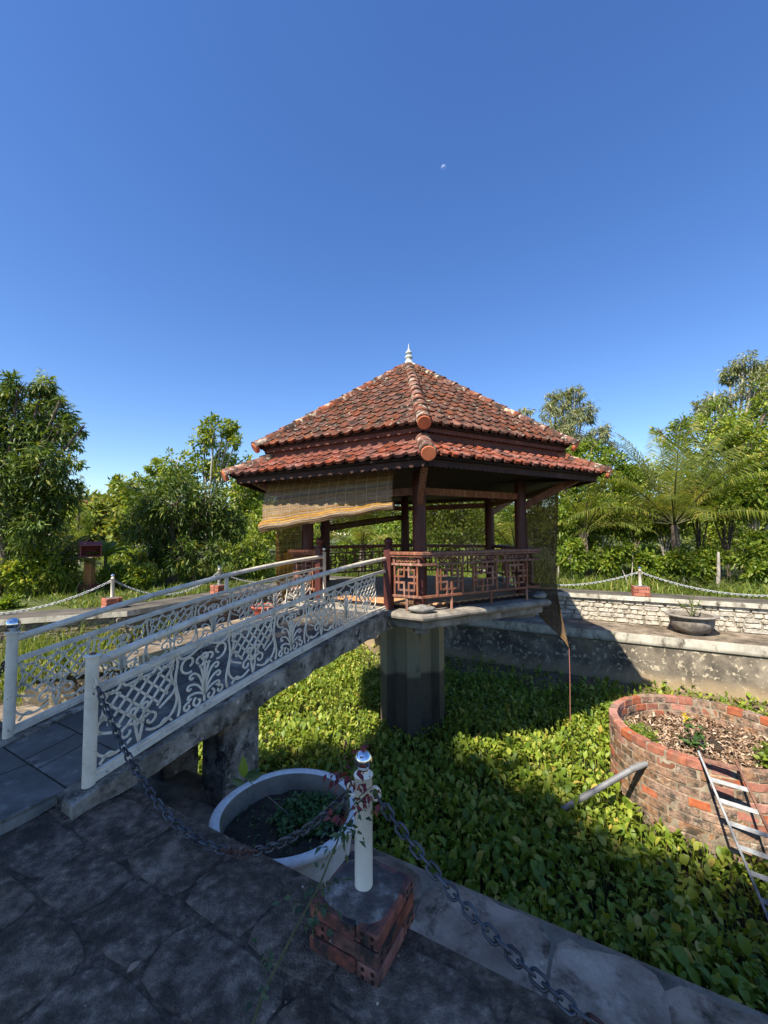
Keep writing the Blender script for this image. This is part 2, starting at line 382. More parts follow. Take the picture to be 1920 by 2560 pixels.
M['plaster'] = surf('plaster', [(.3, (.50, .46, .40)), (.7, (.62, .58, .52))], 3, 8, .9, .2, 20, .01)
M['leaf_pond'] = leaf_mat('leaf_pond', [(0, (0.091, 0.151, 0.017)), (.35, (0.159, 0.227, 0.022)), (.7, (0.233, 0.298, 0.031)), (.93, (0.345, 0.364, 0.056)), (1, (0.528, 0.384, 0.086))], .48, .25, 1.6, .35)
M['leaf_mango'] = leaf_mat('leaf_mango', [(0, (0.038, 0.071, 0.014)), (.5, (0.072, 0.119, 0.020)), (.85, (0.126, 0.179, 0.027)), (1, (0.276, 0.268, 0.049))], .48, .25, 1.6, .3)
M['leaf_mid'] = leaf_mat('leaf_mid', [(0, (0.084, 0.136, 0.018)), (.5, (0.161, 0.227, 0.025)), (.85, (0.272, 0.326, 0.036)), (1, (0.443, 0.389, 0.070))], .42, .32, 1.6)
M['leaf_bright'] = leaf_mat('leaf_bright', [(0, (0.079, 0.132, 0.017)), (.5, (0.144, 0.211, 0.026)), (.85, (0.223, 0.277, 0.036)), (1, (0.317, 0.317, 0.060))], .42, .38, 1.7)
M['leaf_gum'] = leaf_mat('leaf_gum', [(0, (0.116, 0.144, 0.064)), (.5, (0.194, 0.221, 0.092)), (.85, (0.282, 0.298, 0.129)), (1, (0.427, 0.340, 0.171))], .45, .3, 1.3)
M['leaf_palm'] = leaf_mat('leaf_palm', [(0, (0.070, 0.104, 0.014)), (.5, (0.135, 0.173, 0.023)), (.8, (0.205, 0.229, 0.033)), (1, (0.410, 0.318, 0.077))], .5, .35, 1.5, .3)
M['leaf_far'] = leaf_mat('leaf_far', [(0, (0.109, 0.151, 0.027)), (.5, (0.192, 0.232, 0.035)), (.9, (0.301, 0.319, 0.049)), (1, (0.467, 0.374, 0.095))], .5, .3, 1.4)
M['leaf_rose'] = leaf_mat('leaf_rose', [(0, (.030, .060, .026)), (.6, (.055, .095, .038)), (1, (.085, .125, .05))], .4, .25, 1.3)
M['leaf_red'] = leaf_mat('leaf_red', [(0, (.10, .014, .016)), (.6, (.17, .026, .026)), (1, (.24, .05, .04))], .4, .25, 1.1)
M['leaf_clover'] = leaf_mat('leaf_clover', [(0, (.03, .075, .018)), (.6, (.06, .12, .028)), (1, (.10, .16, .04))], .5, .25, 1.4)
M['leaf_dry'] = leaf_mat('leaf_dry', [(0, (.15, .085, .05)), (.4, (.30, .19, .12)), (.8, (.46, .33, .23)), (1, (.60, .48, .36))], .8, .1, 1.2, .2)
M['grass'] = leaf_mat('grass', [(0, (0.076, 0.123, 0.017)), (.5, (0.138, 0.194, 0.024)), (.85, (0.221, 0.259, 0.042)), (1, (0.414, 0.337, 0.120))], .5, .35, 1.6, patch=((.045, .06, .016), .5, .5, .66))
M['petal'] = leaf_mat('petal', [(0, (.75, .55, .02)), (1, (.85, .68, .05))], .5, .3, 1.0)

def tide(mat, z0, w, colr, fac, below=True, wob=.12, sc=2.5):
    nt = mat.node_tree; N, L = nt.nodes, nt.links
    b = next(n for n in N if n.type == 'BSDF_PRINCIPLED'); src = b.inputs['Base Color'].links[0].from_socket
    tc = N.new('ShaderNodeTexCoord'); sx = N.new('ShaderNodeSeparateXYZ'); L.new(tc.outputs['Object'], sx.inputs[0])
    nz = N.new('ShaderNodeTexNoise'); nz.inputs['Scale'].default_value = sc; nz.inputs['Detail'].default_value = 8; L.new(tc.outputs['Object'], nz.inputs['Vector'])
    ad = N.new('ShaderNodeMath'); ad.operation = 'MULTIPLY_ADD'; ad.inputs[1].default_value = wob * 2; L.new(nz.outputs['Fac'], ad.inputs[0]); L.new(sx.outputs['Z'], ad.inputs[2])
    mr = N.new('ShaderNodeMapRange'); mr.inputs[1].default_value = z0 + wob + (w if below else -w); mr.inputs[2].default_value = z0 + wob; mr.inputs[4].default_value = fac
    L.new(ad.outputs[0], mr.inputs[0])
    mx = N.new('ShaderNodeMix'); mx.data_type = 'RGBA'; L.new(mr.outputs[0], mx.inputs['Factor']); L.new(src, mx.inputs['A']); mx.inputs['B'].default_value = (*colr, 1)
    L.new(mx.outputs['Result'], b.inputs['Base Color'])
tide(M['pier'], -.98, .06, (.055, .043, .030), .75, True, .06)
tide(M['pier'], -.78, .10, (.34, .30, .21), .3, False, .08)
tide(M['mottled'], -1.62, .22, (.34, .25, .145), .8, True, .16)
tide(M['white_wash'], -.86, .05, (.10, .085, .06), .6, True, .05)

# moon: sunlit rock seen through bright air, so only the light it adds is seen
def moon_mat():
    m, nt, N, L = new_mat('moon_rock')
    out = N.new('ShaderNodeOutputMaterial'); d = N.new('ShaderNodeBsdfDiffuse'); t = N.new('ShaderNodeBsdfTransparent'); a = N.new('ShaderNodeAddShader')
    nz = N.new('ShaderNodeTexNoise'); nz.inputs['Scale'].default_value = 2.5
    tc = N.new('ShaderNodeTexCoord'); L.new(tc.outputs['Object'], nz.inputs['Vector'])
    r = ramp(N, [(.4, (.13, .125, .12)), (.6, (.21, .20, .19))]); L.new(nz.outputs['Fac'], r.inputs[0]); L.new(r.outputs[0], d.inputs[0])
    L.new(d.outputs[0], a.inputs[0]); L.new(t.outputs[0], a.inputs[1])
    g = N.new('ShaderNodeNewGeometry'); mx = N.new('ShaderNodeMixShader'); t2 = N.new('ShaderNodeBsdfTransparent')
    L.new(g.outputs['Backfacing'], mx.inputs[0]); L.new(a.outputs[0], mx.inputs[1]); L.new(t2.outputs[0], mx.inputs[2])
    L.new(mx.outputs[0], out.inputs[0])
    return m
M['moon'] = moon_mat()

# ================================================================== SETTING
LEDGE_Z, BED_Z = -0.65, -2.02
OUT = [(-11.2, 1.504), (10.0, 1.504), (10.0, 11.5), (-8.75, 11.5), (-8.6, 4.8)]
def offset(poly, d):
    """move a closed CCW outline inwards by d (mitred)"""
    n = len(poly); res = []
    for i in range(n):
        p0, p1, p2 = (Vector(poly[(i + k) % n]) for k in (-1, 0, 1))
        d1, d2 = (p1 - p0).normalized(), (p2 - p1).normalized()
        n1, n2 = Vector((-d1.y, d1.x)), Vector((-d2.y, d2.x))
        b = (n1 + n2)
        b = b / b.dot(n1)
        res.append(tuple(p1 + b * d))
    return res
INNER = offset(OUT, 1.02)
def ring(mb, A, B, za, zb, skip=()):
    n = len(A)
    for i in range(n):
        if i in skip: continue
        j = (i + 1) % n
        a0, a1, b0, b1 = W(*A[i], za), W(*A[j], za), W(*B[i], zb), W(*B[j], zb)
        mb.add([a0, a1, b1, b0], [(0, 1, 2, 3)])
    return mb

# ground: one sheet round the pond, out to the horizon
bm = bmesh.new()
hole = offset(OUT, -0.14)
vo = [bm.verts.new(W(*p, -0.03)) for p in hole]
R_ = 900
vb = [bm.verts.new((x, y, -0.03)) for x, y in ((-R_, -R_), (R_, -R_), (R_, R_), (-R_, R_))]
ed = [bm.edges.new((vo[i], vo[(i + 1) % len(vo)])) for i in range(len(vo))] + [bm.edges.new((vb[i], vb[(i + 1) % 4])) for i in range(4)]
bmesh.ops.triangle_fill(bm, edges=ed, use_beauty=True)
bmesh.ops.recalc_face_normals(bm, faces=bm.faces[:])
me = bpy.data.meshes.new('ground'); bm.to_mesh(me); bm.free()
struct(link('ground', me, M['grass_soil']))

# pond bed, a shallow dish rising to the walls
def bed_z(u, v):
    d = min(v - 2.5, 10.5 - v, u + 8.0)
    return BED_Z + 0.17 * max(0, 1 - max(d, 0) / 1.0)
mb = MB(); nu, nv = 60, 40
us = np.linspace(-11.5, 10, nu); vs_ = np.linspace(1.5, 11.4, nv)
mb.v = [tuple(W(u, v, bed_z(u, v))) for v in vs_ for u in us]
mb.f = [(j * nu + i, j * nu + i + 1, (j + 1) * nu + i + 1, (j + 1) * nu + i) for j in range(nv - 1) for i in range(nu - 1)]
struct(mb.build('pond_bed', M['pondmud'], smooth=True))
# sandy silt at the foot of the far wall
mb = MB(); us = np.linspace(-7.5, 10, 80)
rows = [(10.52, -1.70), (10.30, -1.78), (9.95, -1.90), (9.4, -2.03)]
rr = random.Random(3)
wob = [rr.uniform(-.05, .05) for _ in us]
mb.v = [tuple(W(u, v + (wob[i] * 2 if k else 0), z + wob[i] * .6)) for k, (v, z) in enumerate(rows) for i, u in enumerate(us)]
n = len(us)
mb.f = [(j * n + i, (j + 1) * n + i, (j + 1) * n + i + 1, j * n + i + 1) for j in range(len(rows) - 1) for i in range(n - 1)]
struct(mb.build('silt_bank', M['mud'], smooth=True))

# ledge (berm) round the pond and its lip, then the mottled wall below it
mb = MB()
ring(mb, OUT, INNER, LEDGE_Z, LEDGE_Z)
lip = offset(OUT, 1.05)
ring(mb, INNER, lip, LEDGE_Z, LEDGE_Z - 0.012)
struct(mb.build('ledge', M['ledge']))
mb = MB(); ring(mb, lip, lip, LEDGE_Z - 0.012, LEDGE_Z - 0.22); ring(mb, lip, offset(OUT, 1.01), LEDGE_Z - 0.22, LEDGE_Z - 0.245)
struct(mb.build('ledge_lip', M['white_wash']))
mb = MB(); low = offset(OUT, 1.01); ring(mb, low, offset(OUT, 1.06), LEDGE_Z - 0.245, BED_Z - 0.2)
struct(mb.build('pond_wall', M['mottled']))

# near pavement: mortar sheet with separate flagstones on it
mb = MB(); mb.add([W(-14, -8, 0), W(10, -8, 0), W(10, 1.49, 0), W(-14, 1.49, 0)], [(0, 1, 2, 3)])
mb.add([W(-14, 1.49, 0), W(10, 1.49, 0), W(10, 1.504, -.015), W(-14, 1.504, -.015)], [(0, 1, 2, 3)])
pav = struct(mb.build('pavement', M['pave_joint']))
def flag(w, h, rng, z=0.0, th=0.011, k=16, rnd=3.4):
    pts = []
    ph = rng.uniform(0, 6); ph2 = rng.uniform(0, 6)
    for i in range(k):
        t = 2 * math.pi * i / k
        c, s = math.cos(t), math.sin(t)
        r = (abs(c) ** rnd + abs(s) ** rnd) ** (-1 / rnd)
        r *= 1 + .03 * math.sin(2 * t + ph) + .025 * math.sin(5 * t + ph2) + rng.uniform(-.022, .022)
        pts.append((w / 2 * r * c, h / 2 * r * s))
    m = MB()
    v = [(x, y, 0.0005) for x, y in pts] + [(x * .985, y * .975, th * .75) for x, y in pts] + [(x * .93, y * .91, th + rng.uniform(-.0015, .0015)) for x, y in pts]
    f = []
    for a in (0, 1):
        f += [(a * k + i, a * k + (i + 1) % k, (a + 1) * k + (i + 1) % k, (a + 1) * k + i) for i in range(k)]
    f.append(tuple(2 * k + i for i in range(k)))
    m.add(v, f)
    return m
rng = random.Random(5)
ANG = math.atan2(EU[1], EU[0])
row, v0 = 0, 1.30
while v0 > -1.2:
    h = rng.uniform(.26, .32)
    u0 = -6.2 + rng.uniform(-.3, 0)
    while u0 < 1.9:
        w = rng.uniform(.34, .60)
        m = flag(w - .012, h - .010, rng, th=.007, rnd=5.5).mesh('flagstone')
        link('flagstone', m, M['pave_stone'], pav, mw=Matrix.Translation(W(u0 + w / 2, v0 - h / 2 + .13, 0)) @ Matrix.Rotation(ANG + rng.uniform(-.05, .05), 4, 'Z'))
        u0 += w
    v0 -= h
# big pale flags on the near ledge
led = bpy.data.objects['ledge']
u0 = -3.2
while u0 < 3.2:
    w = rng.uniform(.5, .8)
    m = flag(w - .010, .95, rng, th=.005, k=28, rnd=12).mesh('flagstone')
    link('flagstone', m, M['ledge_flag'], led, mw=Matrix.Translation(W(u0 + w / 2, 2.03, LEDGE_Z + .001)) @ Matrix.Rotation(ANG + rng.uniform(-.03, .03), 4, 'Z'))
    u0 += w

# retaining walls under the copings
COP_IN, COP_OUT = offset(OUT, .07), offset(OUT, -.72)
def wall_thing(label, ia, stone_mat, s0, s1, seed, stones=True, coping=True):
    """a -> b in uv, pond on the left"""
    ib = (ia + 1) % len(OUT)
    a, b = Vector(OUT[ia]), Vector(OUT[ib])
    d = (b - a).normalized(); nrm = Vector((-d.y, d.x)); L = (b - a).length
    t = thing('retaining_wall', label, 'wall', W(*a, LEDGE_Z))
    def P(s, o, z): q = a + d * s + nrm * o; return W(q.x, q.y, z)
    mb = MB()
    mb.add([P(0, -.02, LEDGE_Z - .05), P(L, -.02, LEDGE_Z - .05), P(L, -.02, -.10), P(0, -.02, -.10)], [(0, 1, 2, 3)])
    mb.build('wall_core', M['wall_back'], t)
    if coping:
        p0, p1, q0, q1 = COP_IN[ia], COP_IN[ib], COP_OUT[ia], COP_OUT[ib]
        MB().add([W(*p0, 0), W(*p1, 0), W(*q1, 0), W(*q0, 0)], [(0, 3, 2, 1)]).build('coping_slab', M['coping_top'], t)
        MB().add([W(*p0, 0), W(*p1, 0), W(*p1, -.105), W(*p0, -.105), P(0, -.05, -.105), P(L, -.05, -.105)], [(0, 3, 2, 1), (3, 4, 5, 2)]).build('coping_edge', M['white_wash'], t)
        MB().add([W(*q0, 0), W(*q1, 0), W(*q1, -.06), W(*q0, -.06)], [(0, 1, 2, 3)]).build('coping_back', M['coping_top'], t)
    if stones:
        r = random.Random(seed)
        z = LEDGE_Z + .004
        hs = [.106, .112, .104, .108, .103]
        for k, h in enumerate(hs):
            s = s0 + r.uniform(-.2, 0)
            while s < s1:
                w = r.choice((r.uniform(.10, .2), r.uniform(.2, .34), r.uniform(.25, .46)))
                kx = 12; pts = []
                for i in range(kx):
                    tt = 2 * math.pi * (i + .5) / kx
                    c, sn = math.cos(tt), math.sin(tt)
                    q = (abs(c) ** 9 + abs(sn) ** 9) ** (-1 / 9) * r.uniform(.88, 1.02)
                    pts.append((s + w / 2 + (w / 2 - .008) * q * c, z + h / 2 + (h / 2 - .007) * q * sn))
                out = r.uniform(.002, .017)
                m = MB()
                cx_, cz_ = s + w / 2, z + h / 2
                v = [P(x, -.019, zz) for x, zz in pts] + [P(cx_ + (x - cx_) * .975, out * .85, cz_ + (zz - cz_) * .955) for x, zz in pts] + [P(cx_ + (x - cx_) * .86, out + r.uniform(-.008, .008), cz_ + (zz - cz_) * .80) for x, zz in pts]
                f = []
                for q in (0, 1):
                    f += [(q * kx + i, (q + 1) * kx + i, (q + 1) * kx + (i + 1) % kx, q * kx + (i + 1) % kx) for i in range(kx)]
                f.append(tuple(2 * kx + kx - 1 - i for i in range(kx)))
                m.add(v, f)
                m.build('stone', stone_mat, t)
                s += w
            z += h
    return t
wall_thing('white painted rubble stone wall with dark coping behind the brick well', 2, M['white_stone'], 2.0, 13.2, 1)
wall_thing('brown rubble stone wall with coping beside the red planters', 3, M['brown_stone'], 1.2, 6.6, 2)
wall_thing('short angled stone wall with coping at the grassy pond corner', 4, M['brown_stone'], .05, 3.4, 3)
wall_thing('dark retaining wall below the near pavement edge', 0, M['ledge'], 0, 0, 4, stones=False, coping=False)

# ================================================================== GAZEBO
C = Vector((0.496, 7.81, 0)); TH = -1.572
def HX(k, R, z=0.0):
    a = TH + k * math.pi / 3
    return Vector((C.x + R * math.cos(a), C.y + R * math.sin(a), z))
FLOOR, SLAB_T = 0.53, 0.46
gz = thing('gazebo', 'hexagonal red-brown timber gazebo with two-tier clay tile roof standing in the pond', 'gazebo', (C.x, C.y, BED_Z))

# pier: six-finned concrete stem
mb = MB()
pts = []
for k in range(6):
    a = TH + k * math.pi / 3
    ca, sa = math.cos(a), math.sin(a)
    for o, R in ((-.115, .44), (-.115, .60), (.115, .60), (.115, .44)):
        pts.append((C.x + ca * R - sa * o, C.y + sa * R + ca * o))
mb.prism(pts, BED_Z - .1, .30)
mb.build('pier', M['pier'], gz)
# floor slab with rounded lip and under-moulding
def hexring(mb, prof, closed=True):
    n = len(prof); vs, fs = [], []
    for (R, z) in prof:
        vs += [HX(k, R, z) for k in range(6)]
    for i in range(n - 1):
        for k in range(6):
            fs.append((i * 6 + k, i * 6 + (k + 1) % 6, (i + 1) * 6 + (k + 1) % 6, (i + 1) * 6 + k))
    fs.append(tuple(range(5, -1, -1))); fs.append(tuple((n - 1) * 6 + k for k in range(6)))
    return mb.add(vs, fs)
mb = MB(); hexring(mb, [(2.36, .345), (2.42, .355), (2.455, .385), (2.46, .41), (2.445, .437), (2.41, .455), (2.34, SLAB_T)])
mb.build('floor_slab', M['slab'], gz)
mb = MB(); hexring(mb, [(2.20, .235), (2.31, .24), (2.325, .255), (2.325, .335), (2.30, .344)])
mb.build('slab_moulding', M['slab'], gz)
for k in range(6):   # cantilever ribs under the slab
    mb = MB(); a, b = HX(k, .5, .14), HX(k, 2.2, .19)
    d = (b - a).normalized(); s = Vector((-d.y, d.x, 0)) * .09
    mb.add([a + s + Vector((0, 0, -.16)), a - s + Vector((0, 0, -.16)), b - s + Vector((0, 0, -.02)), b + s + Vector((0, 0, -.02)),
            a + s + Vector((0, 0, .1)), a - s + Vector((0, 0, .1)), b - s + Vector((0, 0, .047)), b + s + Vector((0, 0, .047))],
           [(0, 1, 2, 3), (4, 7, 6, 5), (0, 4, 5, 1), (1, 5, 6, 2), (2, 6, 7, 3), (3, 7, 4, 0)])
    mb.build('floor_rib', M['slab'], gz)
# plank floor
ent = TH - math.pi / 6                     # outward normal of the entry face
GD = Vector((-math.cos(ent), -math.sin(ent), 0)); GN = Vector((-GD.y, GD.x, 0))   # into the gazebo / to the left
mb = MB(); hexring(mb, [(2.12, SLAB_T), (2.12, FLOOR - .02)])
flo = mb.build('floor', M['wood_dark'], gz)
AP = 2.14 * math.cos(math.pi / 6)
w = .115; q = -AP
while q < AP - .02:
    qm = q + w / 2
    half = 2.14 - abs(qm) * math.tan(math.pi / 6) - .02
    half = min(half, 2.14 - (abs(qm) + w / 2) / math.cos(math.pi / 6) * .5)
    c = C + GD * qm
    m = MB().box((c.x, c.y, FLOOR - .01), GN * half, GD * (w / 2 - .003), (0, 0, .0095))
    m.build('plank', M['plank'], flo)
    q += w
# columns with stone pads, struts
for k in range(6):
    p = HX(k, 2.02)
    col = MB().lathe([(.092, FLOOR + .0), (.097, FLOOR + .3), (.097, 1.6), (.09, 2.5), (.088, 2.78)], 20, (p.x, p.y, 0)).build('column', M['wood_col'], gz, True)
    d = (HX(k, 1) - C).normalized()
    t = Vector((-d.y, d.x, 0))
    MB().bar(HX(k, 2.06, 1.93), HX(k, 2.93, 2.36), .075, .11).build('strut', M['wood'], gz)
    MB().bar(HX(k, 1.6, 2.40), HX(k, 3.05, 2.33), .075, .09).build('hip_beam', M['wood_dark'], gz)
    # carved corner stone under the railing corner
    mm = MB(); vs, fs = [], []; seg, rings = 20, 8
    cc = HX(k, 2.27, SLAB_T)
    for i in range(rings + 1):
        ph = -math.pi / 2 + math.pi * i / rings
        for j in range(seg):
            tt = 2 * math.pi * j / seg
            rx, ry = .19, .095
            x = rx * math.cos(ph) * math.cos(tt); y = ry * math.cos(ph) * math.sin(tt) - .25 * x * x / rx
            zz = .05 + .052 * math.sin(ph) * (1 - .15 * math.cos(2 * tt))
            vs.append(cc + t * x + d * (y + .03) + Vector((0, 0, zz)))
    for i in range(rings):
        for j in range(seg):
            fs.append((i * seg + j, i * seg + (j + 1) % seg, (i + 1) * seg + (j + 1) % seg, (i + 1) * seg + j))
    mm.add(vs, fs).build('corner_stone', M['stone_grey'], gz, True)
    # ring beams between columns
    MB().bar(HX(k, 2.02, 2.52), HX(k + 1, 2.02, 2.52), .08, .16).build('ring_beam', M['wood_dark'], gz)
    MB().bar(HX(k, 2.02, 2.10), HX(k + 1, 2.02, 2.10), .06, .10).build('tie_beam', M['wood'], gz)

# ---------------- railings with fretwork
BARS = []
a_, b_, c_, d_ = .12, .37, .57, .82
y1, y2, y3, y4 = .86, .63, .42, .17
BARS = [('v', b_, y2, 1), ('v', c_, y2, 1), ('h', y1, a_, d_), ('v', a_, y4, y1), ('v', d_, y4, y1), ('h', y2, 0, b_), ('h', y2, c_, 1),
        ('h', y3, 0, b_), ('h', y3, c_, 1), ('v', b_, 0, y3), ('v', c_, 0, y3), ('h', y4, a_, d_), ('v', 0, 0, 1), ('v', 1, 0, 1)]
def railing(p0, p1, panels, ext0=0.0, ext1=0.0):
    p0, p1 = Vector(p0), Vector(p1)
    d = (p1 - p0).normalized(); L = (p1 - p0).length; nn_ = Vector((-d.y, d.x, 0)); up = Vector((0, 0, 1))
    def Pt(s, z, o=0): return p0 + d * s + nn_ * o + up * z
    mb = MB()
    mb.bar(Pt(-ext0, 1.235), Pt(L + ext1, 1.235), .12, .045)
    mb.bar(Pt(-ext0 * .8, 1.197), Pt(L + ext1 * .8, 1.197), .085, .03)
    r = mb.build('railing', M['wood'], gz, bevel=.006)
    MB().bar(Pt(-ext0 * .6, 1.085), Pt(L + ext1 * .6, 1.085), .055, .032).build('frieze_rail', M['wood'], r, bevel=.003)
    MB().bar(Pt(-ext0 * .6, .655), Pt(L + ext1 * .6, .655), .055, .032).build('bottom_rail', M['wood'], r, bevel=.003)
    zb, zt = .672, 1.068
    for (s0, s1) in panels:
        ws = s1 - s0
        for typ, q, f0, f1 in BARS:
            if typ == 'v':
                A, B = Pt(s0 + q * ws, zb + f0 * (zt - zb)), Pt(s0 + q * ws, zb + f1 * (zt - zb))
                off = .0
                MB().box((A + B) / 2, d * .0125, nn_ * .0140, up * ((B - A).length / 2 + .004)).build('fret_bar', M['wood'], r)
            else:
                A, B = Pt(s0 + f0 * ws, zb + q * (zt - zb)), Pt(s0 + f1 * ws, zb + q * (zt - zb))
                MB().box((A + B) / 2, d * ((B - A).length / 2 + .010), nn_ * .0125, up * .0125).build('fret_bar', M['wood'], r)
        # carved frieze between the two upper rails
        mb = MB()
        n = 26
        for ph in (0, math.pi):
            mb.tube([Pt(s0 + .02 + (ws - .04) * i / n, 1.142 + .026 * math.sin(i / n * 6 * math.pi + ph)) for i in range(n + 1)], .0075, 5)
        for i in range(5):
            cx_ = s0 + ws * (i + .5) / 5
            mb.tube([Pt(cx_ + .022 * math.cos(t * .7), 1.142 + .022 * math.sin(t * .7)) for t in range(9)], .006, 5)
        mb.build('frieze', M['wood'], r)
        MB().bar(Pt(s0 - .02, 1.1), Pt(s0 - .02, 1.185), .03, .03).build('stile', M['wood'], r)
        MB().bar(Pt(s1 + .02, 1.1), Pt(s1 + .02, 1.185), .03, .03).build('stile', M['wood'], r)
    for s in ([L * .22, L * .55, L * .88] if L > 1 else [L * .5]):
        MB().bar(Pt(s, SLAB_T), Pt(s, .64), .03, .03).build('leg', M['wood'], r)
    return r
RR = 2.27
for k in range(0, 5):
    railing(HX(k, RR), HX(k + 1, RR), [(.26, .70), (.91, 1.36), (1.57, 2.01)], .03, .03)
# entry face: short panels either side of the gate posts
eF, eL = HX(0, RR), HX(-1, RR)
dl = (eL - eF).normalized(); LF = (eL - eF).length
g0, g1 = .50, .50 + 1.22
railing(eF, eF + dl * (g0 - .05), [(.06, .40)], .03, 0)
railing(eF + dl * (g1 + .05), eL, [(.08, .46)], 0, .06)
for s in (g0, g1):
    p = eF + dl * s
    MB().box((p.x, p.y, (SLAB_T + 1.30) / 2), dl * .055, GD * .055, (0, 0, (1.30 - SLAB_T) / 2)).build('gate_post', M['wood_col'], gz, bevel=.008)
    MB().lathe([(.05, 0), (.062, .01), (.045, .025), (.03, .04), (.05, .058), (.062, .09), (.055, .125), (.03, .148), (.005, .155)], 16, (p.x, p.y, 1.30)).build('gate_post_ball', M['wood_col'], gz, True)

# ---------------- roofs
def tile_mesh(wd, ln, th=.024):
    """interlocking pan tile: raised roll on one side, shallow pan, lip; local x across, y up the slope, z out"""
    prof = [(0, .006), (.05, .018), (.14, .022), (.24, .018), (.33, .008), (.62, .005), (.86, .008), (.93, .014), (1.0, .013)]
    m = MB(); n = len(prof)
    v = []
    for y, dz in ((-.016, .013), (.0, .015), (ln, -.014)):
        for x, z in prof:
            v.append((x * wd, y - (.026 if .3 < x < .9 and y < .01 else 0), z + dz))
    for x, z in prof:
        v.append((x * wd, -.010 - (.026 if .3 < x < .9 else 0), z - th))
    f = []
    for r in (0, 1):
        f += [(r * n + i, r * n + i + 1, (r + 1) * n + i + 1, (r + 1) * n + i) for i in range(n - 1)]
    f += [(3 * n + i, 3 * n + i + 1, i + 1, i) for i in range(n - 1)]
    f.append((3 * n, 0, n)); f.append((n - 1, 4 * n - 1, 2 * n - 1))
    m.add(v, f)
    return m
TW, TE = .168, .205
def roof(name, Re, ze, Rt, zt, mat, part_faces, stuff_name):
    mb = MB()
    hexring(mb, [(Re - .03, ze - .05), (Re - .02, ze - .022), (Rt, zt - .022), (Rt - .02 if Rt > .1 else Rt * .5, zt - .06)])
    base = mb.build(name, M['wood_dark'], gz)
    tm = tile_mesh(TW, TE + .045)
    tmesh = tm.mesh('roof_tile')
    tmesh.materials.append(mat)
    cosA = math.cos(math.pi / 6)
    ae, at = Re * cosA, Rt * cosA
    sl = math.hypot(ae - at, zt - ze)
    rest = MB()
    r = random.Random(len(name))
    for k in range(6):
        mid = (HX(k, 1) + HX(k + 1, 1)) / 2 - C
        out = mid.normalized(); tx = Vector((-out.y, out.x, 0))
        ups = (out * (at - ae) + Vector((0, 0, zt - ze))).normalized()
        nrm = tx.cross(ups).normalized()
        rows_ = int(math.ceil(sl / TE))
        for j in range(rows_):
            s = j * TE
            ap = ae - (ae - at) * (s + TE * .5) / sl
            half = ap * math.tan(math.pi / 6) - .015
            if half < .05: continue
            i0 = int(math.floor(-half / TW))
            for i in range(i0, -i0 + 1):
                x0, x1 = max(i * TW, -half), min((i + 1) * TW, half)
                if x1 - x0 < .03: continue
                o = C + out * (ae - (ae - at) * s / sl) + Vector((0, 0, ze + (zt - ze) * s / sl)) + tx * (x0 + r.uniform(-.004, .004)) + nrm * (.004 + r.uniform(0, .008)) + ups * r.uniform(-.008, .008)
                sx = (x1 - x0) / TW
                tl = r.uniform(-.02, .02)
                if r.random() < .05:
                    o = o - ups * r.uniform(.015, .045) + nrm * .004; tl *= 3
                ly = min(1.0, max(.4, (sl - s) / (TE + .045)))
                R3 = Matrix((tx, ups, nrm)).transposed().to_4x4()
                mw = Matrix.Translation(o) @ R3 @ Matrix.Rotation(tl, 4, 'Z') @ Matrix.Rotation(r.uniform(-.01, .012), 4, 'X') @ Matrix.Diagonal((sx, ly, 1, 1))
                if k in part_faces:
                    link('roof_tile', tmesh, mat, base, mw=mw)
                else:
                    rest.add([mw @ Vector(p) for p in tm.v], tm.f)
    o = rest.build(stuff_name, mat, base)
    o['kind'] = 'stuff'
    # hip tiles
    Rh = Re + .09
    hl = math.hypot(Rh - Rt, zt - ze)
    exp = .245
    n = max(2, int(hl / exp))
    for k in range(6):
        a, b = HX(k, Rh, ze + .03 - .09 * (zt - ze) / (Re - Rt)), HX(k, max(Rt, .06), zt + .03 + (.0 if Rt > .1 else -.03))
        d = (b - a).normalized()
        side = d.cross(Vector((0, 0, 1))).normalized(); up = side.cross(d).normalized()
        for i in range(n):
            p = a + (b - a) * (i / n) + up * (.006 + (.006 if i else .014))
            L = (b - a).length / n + .05
            m = MB(); vs, fs = [], []
            seg = 8
            for (t, rad, lift) in ((0, .096, .012), (.02, .097, .012), (.04, .094, .010), (L, .086, -.004)):
                for s in range(seg + 1):
                    an = math.pi * (s / seg) * 1.1 - .05 * math.pi
                    vs.append(p + d * t + side * (math.cos(an) * rad) + up * (math.sin(an) * rad * .92 + lift - .03))
            for q in range(3):
                for s in range(seg):
                    fs.append((q * (seg + 1) + s, q * (seg + 1) + s + 1, (q + 1) * (seg + 1) + s + 1, (q + 1) * (seg + 1) + s))
            ins = len(vs)
            for s in range(seg + 1):
                an = math.pi * (s / seg) * 1.1 - .05 * math.pi
                vs.append(p + d * .004 + side * (math.cos(an) * .078) + up * (math.sin(an) * .078 * .92 + .012 - .03))
            for s in range(seg):
                fs.append((ins + s, ins + s + 1, s + 1, s))
            m.add(vs, fs)
            m.build('hip_tile', M['ridge'], base, smooth=True)
        # round terracotta end disc
        cpt = a + up * .004 - d * .012 + d * .02
        m = MB(); seg = 20; vs, fs = [], []
        for (t, rad) in ((.03, .082), (-.012, .086), (-.022, .078)):
            for s in range(seg):
                an = 2 * math.pi * s / seg
                vs.append(cpt + d * t + side * (math.cos(an) * rad) + up * (math.sin(an) * rad - .02))
        for q in range(2):
            for s in range(seg):
                fs.append((q * seg + s, q * seg + (s + 1) % seg, (q + 1) * seg + (s + 1) % seg, (q + 1) * seg + s))
        fs.append(tuple(2 * seg + s for s in range(seg)))
        m.add(vs, fs).build('hip_end_disc', M['terracotta'], base)
    return base
